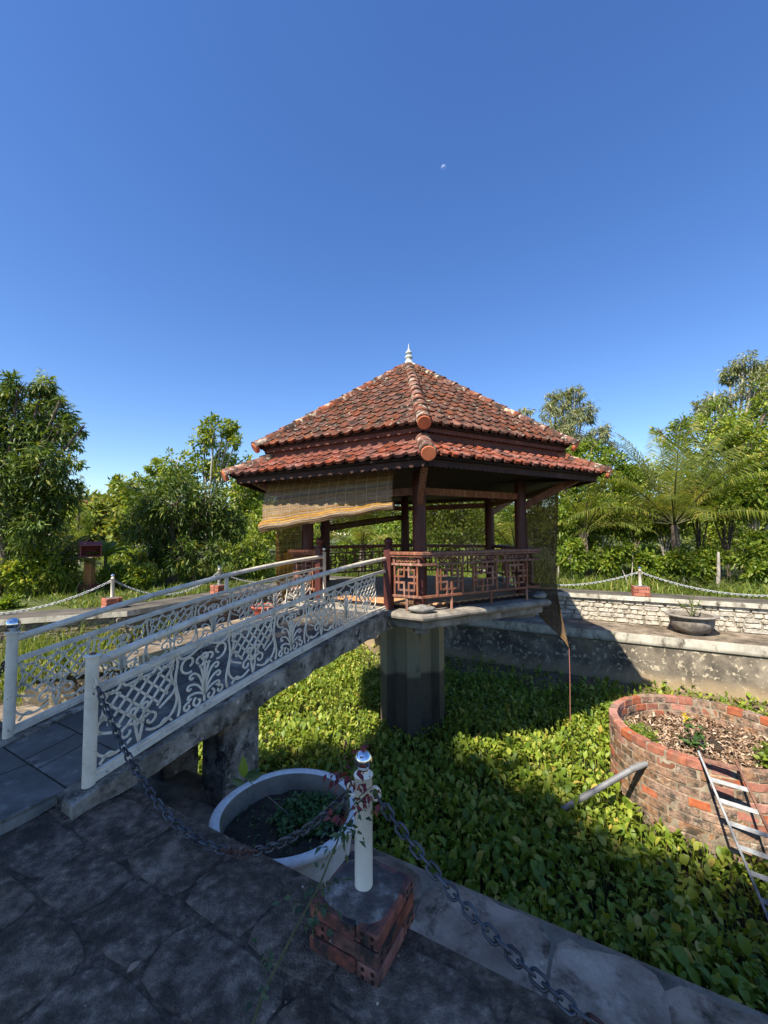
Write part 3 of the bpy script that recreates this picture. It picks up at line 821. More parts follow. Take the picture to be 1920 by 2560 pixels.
up_r = roof('upper_roof', 2.80, 2.885, .05, 4.72, M['tile'], (0, 5), 'upper_roof_tiles')
lo_r = roof('lower_roof', 3.24, 2.405, 2.50, 2.75, M['tile_low'], (0, 5), 'lower_roof_tiles')

# fascia boards with scalloped lower edge
def fascia(R, z_top, hgt, mat, name, th=.022, sc=.10, amp=.022):
    for k in range(6):
        a, b = HX(k, R), HX(k + 1, R)
        d = (b - a).normalized(); L = (b - a).length; o = Vector((d.y, -d.x, 0)) * th / 2
        n = int(L / sc) * 6
        m = MB(); vs = []
        for sgn in (1, -1):
            for i in range(n + 1):
                s = L * i / n
                zz = z_top - hgt - amp * abs(math.sin(math.pi * (i / 6)))
                vs.append(a + d * s + o * sgn + Vector((0, 0, z_top)))
                vs.append(a + d * s + o * sgn + Vector((0, 0, zz)))
        fs = []
        m_ = 2 * (n + 1)
        for i in range(n):
            fs += [(2 * i, 2 * i + 1, 2 * i + 3, 2 * i + 2), (m_ + 2 * i, m_ + 2 * i + 2, m_ + 2 * i + 3, m_ + 2 * i + 1), (2 * i + 1, m_ + 2 * i + 1, m_ + 2 * i + 3, 2 * i + 3)]
        m.add(vs, fs).build(name, mat, gz)
fascia(2.72, 2.875, .09, M['fascia'], 'fascia', sc=.075, amp=.012)
fascia(2.66, 2.81, .12, M['fascia'], 'valance', sc=.075, amp=.014)
fascia(3.14, 2.39, .11, M['wood_fascia'], 'fascia', sc=.075, amp=.014)
# rafters below the lower eaves and battens
for k in range(6):
    a, b = HX(k, 3.10), HX(k + 1, 3.10)
    a2, b2 = HX(k, 2.05), HX(k + 1, 2.05)
    for i in range(1, 12):
        t = i / 12
        p, q_ = a.lerp(b, t), a2.lerp(b2, t)
        p.z, q_.z = 2.325, 2.80
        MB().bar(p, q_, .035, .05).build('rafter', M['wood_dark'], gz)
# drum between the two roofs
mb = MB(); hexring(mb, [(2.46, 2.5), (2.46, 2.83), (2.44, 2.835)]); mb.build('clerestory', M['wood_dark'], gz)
# finial
MB().lathe([(.16, -.09), (.13, -.02), (.085, .05), (.07, .10), (.045, .13), (.07, .155), (.078, .18), (.06, .205), (.032, .22), (.045, .235), (.062, .255), (.062, .275), (.045, .295), (.022, .31), (.014, .36), (.009, .41), (.003, .45)], 20, (C.x, C.y, 4.72)).build('finial', M['finial'], gz, True)

# ================================================================== BRIDGE
BA = Vector((-1.68, 2.42, 0)); BDIR = Vector((.45, .893, 0)).normalized(); BNRM = Vector((-.862, .507, 0)); BW, BL = 1.13, 3.84
f_hand = lambda s: .765 + .185 * s - .0215 * s * s
f_mid = lambda s: .630 + .16 * s - .0160 * s * s
f_bot = lambda s: .100 + .165 * s - .0185 * s * s
f_deck = lambda s: .070 + .163 * max(s, 0) - .0185 * s * s
f_beam = lambda s: -.02 + .105 * s - .0115 * s * s
def BP(s, o, z): return BA + BDIR * s + BNRM * o + Vector((0, 0, z))
br = thing('footbridge', 'narrow arched footbridge with white ornamental railings and dark slate deck leading to the gazebo', 'bridge', tuple(BP(0, BW / 2, 0)))
# side beams (rough concrete), deck core
NS = 26
def sweep(name, sec, s0, s1, mat, parent, smooth=False):
    """sec(s) -> list of (o, z) closed section"""
    m = MB(); vs, fs = [], []
    for i in range(NS + 1):
        s = s0 + (s1 - s0) * i / NS
        q = sec(s); k = len(q)
        vs += [BP(s, o, z) for o, z in q]
    for i in range(NS):
        for j in range(k):
            fs.append((i * k + j, (i + 1) * k + j, (i + 1) * k + (j + 1) % k, i * k + (j + 1) % k))
    fs.append(tuple(range(k))); fs.append(tuple(NS * k + k - 1 - j for j in range(k)))
    m.add(vs, fs)
    return m.build(name, mat, parent, smooth)
rgh = random.Random(4)
for o0, o1 in ((-.09, .10), (BW - .10, BW + .09)):
    sweep('side_beam', lambda s: [(o0 + .012 * math.sin(s * 19), f_beam(s) + .012 * math.sin(s * 13)), (o1, f_beam(s)), (o1, f_bot(s) - .006), (o0, f_bot(s) - .006 - .008 * math.sin(s * 9) ** 2)], -.12, BL + .04, M['rough_concrete'], br)
deck = sweep('deck', lambda s: [(.101, f_beam(s) + .05), (BW - .101, f_beam(s) + .05), (BW - .101, f_deck(s) - .012), (.101, f_deck(s) - .012)], -.36, BL + .03, M['slate_joint'], br)
def slab_piece(s0, s1, o0, o1):
    m = MB(); g = .006; th = .014
    ss = [s0 + g, (s0 + s1) / 2, s1 - g]
    top = [BP(s, o, f_deck(s) + .004) for s in ss for o in (o0 + g, o1 - g)]
    bot = [BP(s, o, f_deck(s) - th) for s in ss for o in (o0 + g, o1 - g)]
    v = top + bot
    f = [(0, 1, 3, 2), (2, 3, 5, 4), (6, 7, 1, 0), (10, 4, 5, 11), (0, 2, 8, 6), (2, 4, 10, 8), (7, 9, 3, 1), (9, 11, 5, 3)]
    m.add(v, f).build('slate_slab', M['slate'], deck)
s = -.36; r = random.Random(12); flip = 0
while s < BL - .05:
    ln = r.uniform(.26, .34)
    cut = [.101, .101 + (.40 if flip else .52), BW - .101]
    if r.random() < .3: cut.insert(2, cut[1] + .2)
    for a, b in zip(cut[:-1], cut[1:]):
        slab_piece(s, min(s + ln, BL + .02), a, b)
    s += ln; flip ^= 1
for o in (.02, BW - .30):
    MB().box(BP(1.18, o + .14, (BED_Z + f_beam(1.18)) / 2 - .02), BDIR * .19, BNRM * .14, (0, 0, (f_beam(1.18) - BED_Z) / 2 + .06)).build('pier', M['rough_concrete'], br, bevel=.012)
# ornament drawn in the plane of a railing: x along, z up from the bottom rail
def spiral(cx, cz, r0, r1, a0, a1, n=16):
    return [(cx + (r0 + (r1 - r0) * i / n) * math.cos(a0 + (a1 - a0) * i / n), cz + (r0 + (r1 - r0) * i / n) * math.sin(a0 + (a1 - a0) * i / n)) for i in range(n + 1)]
def arc(cx, cz, r, a0, a1, n=12): return spiral(cx, cz, r, r, a0, a1, n)
def bez(p0, p1, p2, p3, n=12):
    return [tuple((1 - t) ** 3 * a + 3 * (1 - t) ** 2 * t * b + 3 * (1 - t) * t * t * c + t ** 3 * d for a, b, c, d in zip(p0, p1, p2, p3)) for t in [i / n for i in range(n + 1)]]
PI = math.pi
def mirror(L_): return L_ + [[(-x, z) for x, z in p] for p in L_]
LAT_ARC = []
HH = .50
def lattice_motif():
    cur = []
    # diagonal bars clipped to a shield
    def inside(x, z):
        ax = abs(x)
        return z < HH - .015 - .55 * max(0, .10 - abs(ax - .115)) and ax < .235 and z > .12 + .95 * max(0, ax - .02) * .75
    for sg in (1, -1):
        for k in range(-9, 12):
            c = k * .088
            pts = []
            run = []
            for i in range(61):
                z = HH * i / 60; x = sg * (z * .85) + c - sg * .22
                if inside(x, z): run.append((x, z))
                elif run:
                    if len(run) > 4: pts.append(run)
                    run = []
            if len(run) > 4: pts.append(run)
            cur += [[p[0], p[-1]] for p in pts]
    cur += mirror([
        bez((.0, HH - .055), (.05, HH - .03), (.09, HH - .09), (.115, HH - .005)),
        bez((.115, HH - .005), (.13, HH - .08), (.19, HH - .07), (.245, HH - .01)),
        bez((.245, HH - .01), (.20, .40), (.215, .34), (.235, .29)),
        arc(.135, .165, .13, .5, -2.3, 16),
        spiral(.135, .165, .13, .0, .5, .5, 1),
        spiral(.205, .265, .055, .018, -1.3, 3.9, 14),
        spiral(.075, .125, .05, .016, 2.4, -3.4, 14),
        bez((.0, .015), (.02, .10), (.03, .16), (.03, .22)),
        spiral(.035, .245, .03, .012, -1.5, 3.2, 10),
        bez((.23, .02), (.20, .06), (.18, .08), (.15, .04)),
    ])
    return [c for c in cur if len(c) > 1]
def palm_motif():
    cur = mirror([
        bez((0, .07), (.01, .16), (.035, .26), (.09, .285)), spiral(.105, .262, .028, .010, 2.2, -2.6, 10),
        bez((0, .07), (.02, .13), (.06, .20), (.115, .205)), spiral(.125, .183, .025, .010, 2.0, -2.8, 10),
        bez((0, .07), (.02, .10), (.07, .13), (.115, .125)), spiral(.12, .104, .022, .010, 1.8, -2.8, 10),
        bez((0, .07), (.004, .18), (.016, .28), (.045, .33)),
        spiral(.055, .045, .042, .014, 1.2, -4.4, 14), spiral(.14, .045, .035, .012, 2.0, -3.9, 14),
        # C scrolls and swags at the top
        spiral(.135, HH - .115, .075, .022, -1.9, 4.4, 20), spiral(.045, HH - .135, .05, .018, 4.6, -1.2, 16),
        bez((.225, HH - .008), (.20, HH - .09), (.10, HH - .06), (.03, HH - .01)),
        bez((.215, .02), (.17, .14), (.26, .24), (.235, .36)), bez((.235, .36), (.225, .41), (.215, .45), (.245, HH - .01)),
    ])
    cur += [bez((0, .02), (0, .12), (0, .26), (0, .36), 6), spiral(0, .385, .026, .026, 0, 2 * PI, 12)]
    return cur
def ribbons(curves, s0, o, hw=.0072, th=.009):
    m = MB()
    for c in curves:
        n = len(c)
        vs = []
        for i, (x, z) in enumerate(c):
            a, b = c[max(i - 1, 0)], c[min(i + 1, n - 1)]
            dx, dz = b[0] - a[0], b[1] - a[1]
            l = math.hypot(dx, dz) or 1
            nx, nz = -dz / l, dx / l
            for sg in (1, -1):
                X, Z = x + nx * hw * sg, z + nz * hw * sg
                s_ = s0 + X
                k = (f_mid(s_) - .035 - f_bot(s_) - .05) / HH
                zz = f_bot(s_) + .05 + Z * k
                for t in (1, -1):
                    vs.append(BP(s_, o + th / 2 * t, zz))
        fs = []
        for i in range(n - 1):
            p, q = i * 4, (i + 1) * 4
            fs += [(p, p + 2, q + 2, q), (p + 1, q + 1, q + 3, p + 3), (p, q, q + 1, p + 1), (p + 2, p + 3, q + 3, q + 2)]
        fs += [(0, 1, 3, 2), (4 * n - 4, 4 * n - 2, 4 * n - 1, 4 * n - 3)]
        m.add(vs, fs)
    return m
LATC, PALC = lattice_motif(), palm_motif()
for o, near in ((0.0, True), (BW, False)):
    m = MB()
    n = 40
    m.tube([BP(.02 + (BL - .06) * i / n, o, f_hand(.02 + (BL - .06) * i / n)) for i in range(n + 1)], .026, 12)
    rl = m.build('railing', M['paint_rail'], br, True)
    sweep('middle_rail', lambda s: [(o - .02, f_mid(s) - .035), (o + .02, f_mid(s) - .035), (o + .02, f_mid(s) - .012), (o + .011, f_mid(s) - .008), (o + .011, f_mid(s)), (o - .011, f_mid(s)), (o - .011, f_mid(s) - .008), (o - .02, f_mid(s) - .012)], .02, BL - .03, M['paint_rail'], rl)
    sweep('lower_rail', lambda s: [(o - .026, f_bot(s)), (o + .026, f_bot(s)), (o + .026, f_bot(s) + .026), (o + .013, f_bot(s) + .03), (o + .013, f_bot(s) + .05), (o - .013, f_bot(s) + .05), (o - .013, f_bot(s) + .03), (o - .026, f_bot(s) + .026)], .02, BL - .03, M['paint_rail'], rl)
    for s in (1.93,):
        MB().box(BP(s, o, (f_mid(s) + f_hand(s)) / 2), BDIR * .02, BNRM * .012, (0, 0, (f_hand(s) - f_mid(s)) / 2)).build('rail_block', M['paint_rail'], rl)
    for k in range(4):
        ribbons(LATC, .285 + .98 * k, o).build('lattice_panel', M['paint'], rl)
        if k < 3: ribbons(PALC, .775 + .98 * k, o).build('scroll_panel', M['paint'], rl)
    for s, zb in ((0, .02), (BL - .02, f_bot(BL) - .05)):
        zt = f_hand(s) + (.045 if s == 0 else .06)
        p = BP(s, o, 0)
        po = MB().lathe([(.034, zb), (.034, zt)], 18, (p.x, p.y, 0)).build('post', M['paint'], rl, True) if s == 0 else \
            MB().box((p.x, p.y, (zb + zt) / 2), BDIR * .028, BNRM * .028, (0, 0, (zt - zb) / 2)).build('post', M['paint'], rl, bevel=.004)
        MB().lathe([(.046, 0), (.048, .003), (.044, .007), (.012, .010)], 20, (p.x, p.y, zt)).build('post_cap', M['paint'], rl, True)
        if not (near and s == 0):   # chrome ball; the near start post has lost its ball
            R = .043 if s == 0 else .036
            prof = [(.012, 0), (.020, .006), (.013, .014)] + [(max(.002, R * math.sin(a)), .012 + R - R * math.cos(a)) for a in [PI * i / 14 for i in range(2, 15)]]
            MB().lathe(prof, 28, (p.x, p.y, zt + .009)).build('chrome_ball', M['chrome'], rl, True)
        else:
            MB().lathe([(.018, 0), (.018, .006), (.010, .010), (.003, .011)], 12, (p.x, p.y, zt + .009)).build('bolt', M['rust'], rl, True)

# ================================================================== BOLLARDS ON BRICK PEDESTALS
def brick_mesh(L, wd, h, holes='', bev=.005):
    m = MB().box((0, 0, 0), (L / 2, 0, 0), (0, wd / 2, 0), (0, 0, h / 2))
    me = m.mesh('brick')
    bm = bmesh.new(); bm.from_mesh(me)
    bmesh.ops.bevel(bm, geom=bm.edges[:], offset=bev, segments=1, affect='EDGES', clamp_overlap=True)
    bm.to_mesh(me); bm.free()
    return me
def hole_discs(wd, h):
    """four flat dark discs on a brick end, painting the shade inside its holes; facing +x"""
    m = MB()
    for iy in (-1, 1):
        for iz in (-1, 1):
            c = (0, iy * wd * .22, iz * h * .22); r = min(wd, h) * .14; seg = 8
            vs = [(0.0012, c[1] + r * math.cos(2 * PI * k / seg), c[2] + r * math.sin(2 * PI * k / seg)) for k in range(seg)]
            m.add(vs, [tuple(range(seg))])
    return m
M['hole'] = surf('hole', [(.3, (.012, .006, .005)), (.7, (.025, .012, .009))], 20, 4, .95, 0)  # near-black colour painted in for the shade inside the brick holes
BRM = {}
def pedestal(t, c, ang, courses, size, bh, mat, grooves=True):
    """pinwheel brick courses round a mortar core"""
    L, wd = size * .68, size * .31
    key = (round(L, 3), bh, mat.name)
    if key not in BRM:
        BRM[key] = brick_mesh(L, wd, bh - .008); BRM[key].materials.append(mat)
        hm = hole_discs(wd, bh).mesh('hole_shade_disc'); hm.materials.append(M['hole'])
        BRM[key + ('h',)] = hm
    hgt = courses * bh
    core = size * .46
    R = Matrix.Rotation(ang, 4, 'Z')
    pd = MB().box((c[0], c[1], c[2] + hgt / 2 - .001), R @ Vector((core, 0, 0)), R @ Vector((0, core, 0)), (0, 0, hgt / 2 - .004)).build('pedestal', M['mortar_dark'], t)
    rr = random.Random(int(c[0] * 100))
    for j in range(courses):
        for k in range(4):
            sgn = 1 if j % 2 else -1
            off = Matrix.Rotation(ang + k * PI / 2, 4, 'Z') @ Matrix.Translation((sgn * (size / 2 - L / 2), -(size / 2 - wd / 2) + rr.uniform(-.004, .004), 0))
            mw = Matrix.Translation((c[0], c[1], c[2] + (j + .5) * bh)) @ off @ Matrix.Rotation(rr.uniform(-.02, .02), 4, 'Z')
            b = link('brick', BRM[key], mat, pd, mw=mw)
            e = link('hole_shade_discs', BRM[key + ('h',)], M['hole'], pd, mw=mw @ (Matrix.Translation((L / 2, 0, 0)) if sgn > 0 else Matrix.Translation((-L / 2, 0, 0)) @ Matrix.Rotation(PI, 4, 'Z')))
            e['kind'] = 'stuff'
    # uneven mortar cap
    m = MB(); n = 18; vs = [(c[0], c[1], c[2] + hgt + .012)]
    for ring_, (rad, zz) in enumerate(((.55, .012), (.82, .007), (.98, -.004))):
        for i in range(n):
            a = 2 * PI * i / n
            q = (abs(math.cos(a - ang)) ** 5 + abs(math.sin(a - ang)) ** 5) ** -.2 * size / 2 * .92 * rad * rr.uniform(.93, 1.04)
            vs.append((c[0] + q * math.cos(a), c[1] + q * math.sin(a), c[2] + hgt + zz + rr.uniform(-.002, .003)))
    fs = [(0, 1 + i, 1 + (i + 1) % n) for i in range(n)]
    for g in (0, 1):
        fs += [(1 + g * n + i, 1 + (g + 1) * n + i, 1 + (g + 1) * n + (i + 1) % n, 1 + g * n + (i + 1) % n) for i in range(n)]
    m.add(vs, fs).build('mortar_cap', M['mortar_dark'], pd, True)
    return hgt
def hook_ring(t, c, d, mat):
    d = Vector(d).normalized(); up = Vector((0, 0, 1)); c = Vector(c)
    n = 14
    MB().tube([c + d * (.016 + .018 * math.cos(2 * PI * i / n)) + up * (.024 * math.sin(2 * PI * i / n)) for i in range(n + 1)], .006, 8, False).build('hook', mat, t, True)
def bollard(label, c, ang, size, courses, bh, mat, post_r=.034, hgt=.43, hooks=(), group='white chain bollards on brick pedestals'):
    t = thing('bollard', label, 'bollard', c, group)
    z = c[2] + pedestal(t, c, ang, courses, size, bh, mat)
    MB().lathe([(post_r, -.005), (post_r, hgt), (post_r * 1.08, hgt + .001), (post_r * 1.1, hgt + .006), (post_r * .98, hgt + .010), (post_r * .7, hgt + .016), (post_r * .5, hgt + .02)], 28, (c[0], c[1], z + .01)).build('post', M['pvc'], t, True)
    R = post_r * 1.02
    prof = [(R * .55, 0), (R * .5, .006)] + [(max(.002, R * math.sin(a)), .004 + R - R * math.cos(a)) for a in [PI * i / 16 for i in range(3, 17)]]
    MB().lathe(prof, 32, (c[0], c[1], z + .01 + hgt + .02)).build('chrome_ball', M['chrome'], t, True)
    for d in hooks:
        hook_ring(t, Vector((c[0], c[1], z + .01 + hgt - .06)) + Vector(d).normalized() * post_r * .9, d, M['paint'])
    return Vector((c[0], c[1], z + .01 + hgt - .06))
NB = Vector((-.085, 1.635, 0))
hk0 = bollard('white chain bollard with chrome ball on a mossy brick pedestal by the pale round planter', NB, math.radians(-29), .285, 3, .056, M['brick_old'], .034, .40, ((-.8, .35, 0), (.8, -.2, 0)))
FB = W(*(lambda p: (UV(p)[0], 11.66))((6.10, 9.95)), 0)
hk1 = bollard('white chain bollard on a clean orange brick pedestal above the white stone wall', FB, ANG + math.radians(8), .33, 3, .075, M['brick_new'], .034, .36, ((-.87, .48, 0), (.87, -.48, 0)))
LB = Vector((-5.62, 8.62, 0))
hk2 = bollard('white chain bollard on orange brick pedestal at the pond corner near the red shrine', LB, math.radians(50), .30, 3, .075, M['brick_new'], .034, .38, ((-.9, -.4, 0), (.4, .9, 0)))
BB = W(-8.95, 7.3, 0)
hk3 = bollard('white chain bollard half hidden behind the footbridge handrail on the side coping', BB, ANG, .30, 3, .075, M['brick_new'], .034, .38, ())

# ---------------- chains
def link_mesh(L, wd, r, seg=14, rs=6):
    m = MB(); vs, fs = [], []
    for i in range(seg):
        a = 2 * PI * i / seg
        c, s = math.cos(a), math.sin(a)
        x = (L / 2 - wd / 2) * (1 if c > 0 else -1) * (abs(c) > .01) + wd / 2 * c; y = wd / 2 * s
        nx, ny = c, s
        for k in range(rs):
            b = 2 * PI * k / rs
            vs.append((x + nx * r * math.cos(b), y + ny * r * math.cos(b), r * math.sin(b)))
    for i in range(seg):
        for k in range(rs):
            fs.append((i * rs + k, ((i + 1) % seg) * rs + k, ((i + 1) % seg) * rs + (k + 1) % rs, i * rs + (k + 1) % rs))
    return m.add(vs, fs)
def chain(label, pts, pitch, L, wd, r, mat, parts=True, group='chains strung between the bollards', loc=None, rust=()):
    """pts: polyline; links alternate by 90 degrees"""
    pts = [Vector(p) for p in pts]
    t = None
    cum = [0]
    for a, b in zip(pts[:-1], pts[1:]): cum.append(cum[-1] + (b - a).length)
    def at(s):
        for i in range(len(pts) - 1):
            if s <= cum[i + 1] or i == len(pts) - 2:
                q = (s - cum[i]) / (cum[i + 1] - cum[i])
                return pts[i].lerp(pts[i + 1], q)
    n = int(cum[-1] / pitch)
    lm = link_mesh(L, wd, r, 14 if parts else 8, 6 if parts else 4)
    rest = MB()
    if parts:
        t = thing('chain', label, 'chain', tuple(pts[0]), group)
        me = lm.mesh('chain_link', True); me.materials.append(mat)
        me2 = lm.mesh('chain_link', True); me2.materials.append(M['rust_iron'])
    for i in range(n):
        s = (i + .5) * cum[-1] / n
        p = at(s); d = (at(min(s + .01, cum[-1])) - at(max(s - .01, 0))).normalized()
        side = d.cross(Vector((0, 0, 1))).normalized(); up = side.cross(d)
        R = Matrix((d, side, up)).transposed().to_4x4()
        mw = Matrix.Translation(p) @ R @ Matrix.Rotation(PI / 4 + (PI / 2 if i % 2 else 0) + RND.uniform(-.2, .2), 4, 'X')
        if parts:
            ru = any(a <= s / cum[-1] <= b for a, b in rust)
            link('link', me2 if ru else me, None, t, mw=mw)
        else:
            rest.add([mw @ Vector(v) for v in lm.v], lm.f)
    if not parts:
        t = tag(rest.build('chain', mat, None, True), label, 'chain', group)
    return t
M['rust_iron'] = surf('rust_iron', [(.3, (.05, .022, .018)), (.6, (.10, .05, .04)), (.8, (.18, .10, .08))], 18, 8, .7, .35, 90, .002, metal=.3, rand=.2)
def sag(a, b, drop, n=24):
    a, b = Vector(a), Vector(b)
    return [a.lerp(b, i / n) - Vector((0, 0, drop * 4 * (i / n) * (1 - i / n))) for i in range(n + 1)]
# hook on the near start post of the bridge
hb = BP(0, 0, f_hand(0) - .10) + Vector((.033, -.02, 0))
hook_ring(br, hb - Vector((.005, 0, 0)), (.8, -.6, 0), M['paint'])
a = hb + Vector((.03, -.02, -.02)); b = hk0 + Vector((-.06, .02, -.015))
chain('heavy iron chain sagging from the footbridge post to the bollard by the pale planter', sag(a, b, .50, 40), .037, .052, .031, .0052, M['iron'], rust=((.60, .70),))
a = hk0 + Vector((.055, -.015, -.015))
b = Vector((.78, 1.02, .16))
chain('heavy iron chain running from the pedestal bollard along the pavement edge past the pond plants', [a.lerp(b, i / 20) - Vector((0, 0, .10 * 4 * (i / 20) * (1 - i / 20))) for i in range(21)] + [Vector((.98, .90, .14))], .037, .052, .031, .0052, M['iron'], rust=((.60, .66),))
hl_ = BP(0, BW, f_hand(0) - .14) + Vector((-.04, .01, 0))
hook_ring(br, hl_ + Vector((.02, 0, 0)), (-1, .1, 0), M['paint'])
chain('dark chain leading away from the footbridge start post over the grassy ledge', sag(hl_, hl_ + Vector((-1.5, .8, -.05)), .45), .037, .052, .031, .0052, M['iron'])
far_r = W(UV(hk1)[0] + 3.9, 11.66, .50); far_l = W(UV(hk1)[0] - 3.9, 11.66, .50)
chain('pale galvanised chain sagging from the clean brick bollard toward the gazebo', sag(hk1 + Vector((-.05, .03, 0)), far_l, .38), .050, .066, .042, .0085, M['chain_pale'], False)
chain('pale galvanised chain sagging from the clean brick bollard past the coconut palm', sag(hk1 + Vector((.05, -.03, 0)), far_r, .38), .050, .066, .042, .0085, M['chain_pale'], False)
chain('thin chain from the corner bollard along the leafy angled coping', sag(hk2 + Vector((-.04, -.02, 0)), Vector((-8.9, 7.3, .35)), .42), .050, .066, .042, .0075, M['chain_pale'], False)
chain('thin chain on the coping between the corner bollard and the hidden bollard', sag(hk2 + Vector((.03, .05, 0)), hk3, .42), .050, .066, .042, .0075, M['chain_pale'], False)
chain('thin chain from the hidden bollard along the far end of the side coping', sag(hk3, W(-8.95, 10.6, .5), .40), .050, .066, .042, .0075, M['chain_pale'], False)

# ================================================================== POTS
def pot(label, c, prof_out, prof_in, soil_z, mat, matin, seg=48, name='planter', group=None, wob=.004):
    t = thing(name, label, 'planter', c, group)
    m = MB(); vs, fs = [], []
    prof = prof_out + prof_in
    for (r, z) in prof:
        for k in range(seg):
            a = 2 * PI * k / seg
            rr = r * (1 + wob * math.sin(5 * a + z * 20))
            vs.append((c[0] + rr * math.cos(a), c[1] + rr * math.sin(a), c[2] + z))
    for i in range(len(prof_out) - 1):
        for k in range(seg): fs.append((i * seg + k, i * seg + (k + 1) % seg, (i + 1) * seg + (k + 1) % seg, (i + 1) * seg + k))
    m.add(vs[:len(prof_out) * seg], fs); m.build('pot_wall', mat, t, True)
    m = MB(); fs = []
    for i in range(len(prof_in) - 1):
        for k in range(seg): fs.append((i * seg + k, i * seg + (k + 1) % seg, (i + 1) * seg + (k + 1) % seg, (i + 1) * seg + k))
    m.add(vs[len(prof_out) * seg:], fs); m.build('pot_lining', matin, t, True)
    # lumpy soil
    R = prof_in[-1][0] * 1.06; m = MB(); rr = random.Random(int(R * 1000)); n = 16
    vs = [(c[0], c[1], c[2] + soil_z)]; fs = []
    rings = 6
    for g in range(1, rings + 1):
        for k in range(n * 2):
            a = PI * k / n
            vs.append((c[0] + R * g / rings * math.cos(a), c[1] + R * g / rings * math.sin(a), c[2] + soil_z + rr.uniform(-.014, .014) - .02 * (g / rings) ** 2))
    N2 = n * 2
    fs = [(0, 1 + k, 1 + (k + 1) % N2) for k in range(N2)]
    for g in range(rings - 1):
        fs += [(1 + g * N2 + k, 1 + (g + 1) * N2 + k, 1 + (g + 1) * N2 + (k + 1) % N2, 1 + g * N2 + (k + 1) % N2) for k in range(N2)]
    m.add(vs, fs).build('soil', M['soil'], t, True)
    return t
WP = (-.575, 2.50, LEDGE_Z + .003)
wp_h = .555
pot('large round pale blue-white planter of dark soil beside the near bollard', WP,
    [(.26, 0), (.30, .03), (.355, .25), (.385, .46), (.398, .50), (.415, .515), (.425, .53), (.424, .546), (.412, wp_h), (.385, wp_h + .003), (.368, wp_h - .008)],
    [(.368, wp_h - .008), (.362, wp_h - .03), (.358, .45), (.352, .41)], .455, M['pot_white'], M['pot_in'], 64)
GP = W(UV((6.55, 8.95))[0], 10.98, LEDGE_Z)
pot('wide weathered grey bowl planter standing on the ledge before the white stone wall', tuple(GP),
    [(.20, 0), (.21, .05), (.30, .07), (.33, .10), (.385, .20), (.40, .29), (.385, .345), (.40, .36), (.465, .375), (.475, .395), (.462, .41), (.40, .415), (.372, .40)],
    [(.372, .40), (.36, .35), (.34, .30)], .33, M['pot_grey'], M['pot_in'])
redprof = ([(.17, 0), (.18, .03), (.27, .16), (.31, .26), (.355, .29), (.365, .31), (.355, .325), (.31, .328), (.29, .315)], [(.29, .315), (.28, .27), (.27, .25)])
for i, (px, py, lab) in enumerate(((300, 1585, 'faded red bowl planter on the ledge below the corner bollard'), (385, 1578, 'red bowl planter behind the footbridge railing on the ledge beside the brown stone wall'), (660, 1545, 'red bowl planter on the sunlit ledge close to the gazebo bamboo blind'))):
    p = onz(px, py, LEDGE_Z)
    u, v = UV(p); u = min(u, -7.9)
    pot(lab, tuple(W(u, v, LEDGE_Z)), *redprof, .28, M['pot_red'], M['pot_in'], 32, group='red bowl planters along the side ledge')

# ================================================================== BRICK WELL, LADDER, PIPE
WC, WR, WTOP, WBOT = Vector((4.13, 5.49, 0)), 1.09, -1.0, -1.93
wl = thing('brick_well', 'low round brick well filled with dry leaves among the pond plants', 'well', (WC.x, WC.y, WBOT))
m = MB(); seg = 72; vs, fs = [], []
th = .105
for (r, z) in ((WR - .006, WBOT - .1), (WR - .006, WTOP - .010), (WR - th + .006, WTOP - .012), (WR - th + .010, -1.6)):
    for k in range(seg):
        a = 2 * PI * k / seg; vs.append((WC.x + r * math.cos(a), WC.y + r * math.sin(a), z))
for i in range(3):
    for k in range(seg): fs.append((i * seg + k, i * seg + (k + 1) % seg, (i + 1) * seg + (k + 1) % seg, (i + 1) * seg + k))
m.add(vs, fs).build('well_core', M['mortar'], wl, True)
nb, ch = 33, .103
arcb = 2 * PI / nb
rb = random.Random(31)
def arc_brick(L_ang, h, bmat):
    m = MB(); vs, fs = [], []; n = 3
    ins = .010
    for zi, z in enumerate((-h / 2, h / 2)):
        for i in range(n + 1):
            a = -L_ang / 2 + L_ang * i / n
            for r in (WR - th, WR):
                vs.append((r * math.cos(a), r * math.sin(a), z))
    me = bpy.data.meshes.new('brick')
    def id(z, i, r): return z * (n + 1) * 2 + i * 2 + r
    for i in range(n):
        fs += [(id(0, i, 0), id(0, i + 1, 0), id(0, i + 1, 1), id(0, i, 1)), (id(1, i, 0), id(1, i, 1), id(1, i + 1, 1), id(1, i + 1, 0)),
               (id(0, i, 1), id(0, i + 1, 1), id(1, i + 1, 1), id(1, i, 1)), (id(0, i, 0), id(1, i, 0), id(1, i + 1, 0), id(0, i + 1, 0))]
    fs += [(id(0, 0, 0), id(0, 0, 1), id(1, 0, 1), id(1, 0, 0)), (id(0, n, 0), id(1, n, 0), id(1, n, 1), id(0, n, 1))]
    me.from_pydata(vs, [], fs)
    bm = bmesh.new(); bm.from_mesh(me)
    es = [e for e in bm.edges if e.calc_face_angle(0) > .5]
    bmesh.ops.bevel(bm, geom=es, offset=.007, segments=1, affect='EDGES', clamp_overlap=True)
    bm.to_mesh(me); bm.free()
    me.materials.append(bmat)
    for v_ in me.vertices: v_.co += Vector((rb.uniform(-.004, .004), rb.uniform(-.004, .004), rb.uniform(-.004, .004)))
    return me
bms = {b: [arc_brick(arcb - .012 / WR, ch - .010, M[b]), arc_brick(arcb - .016 / WR, ch - .013, M[b]), arc_brick(arcb - .009 / WR, ch - .008, M[b])] for b in ('brick', 'brick_weathered')}
r = random.Random(9)
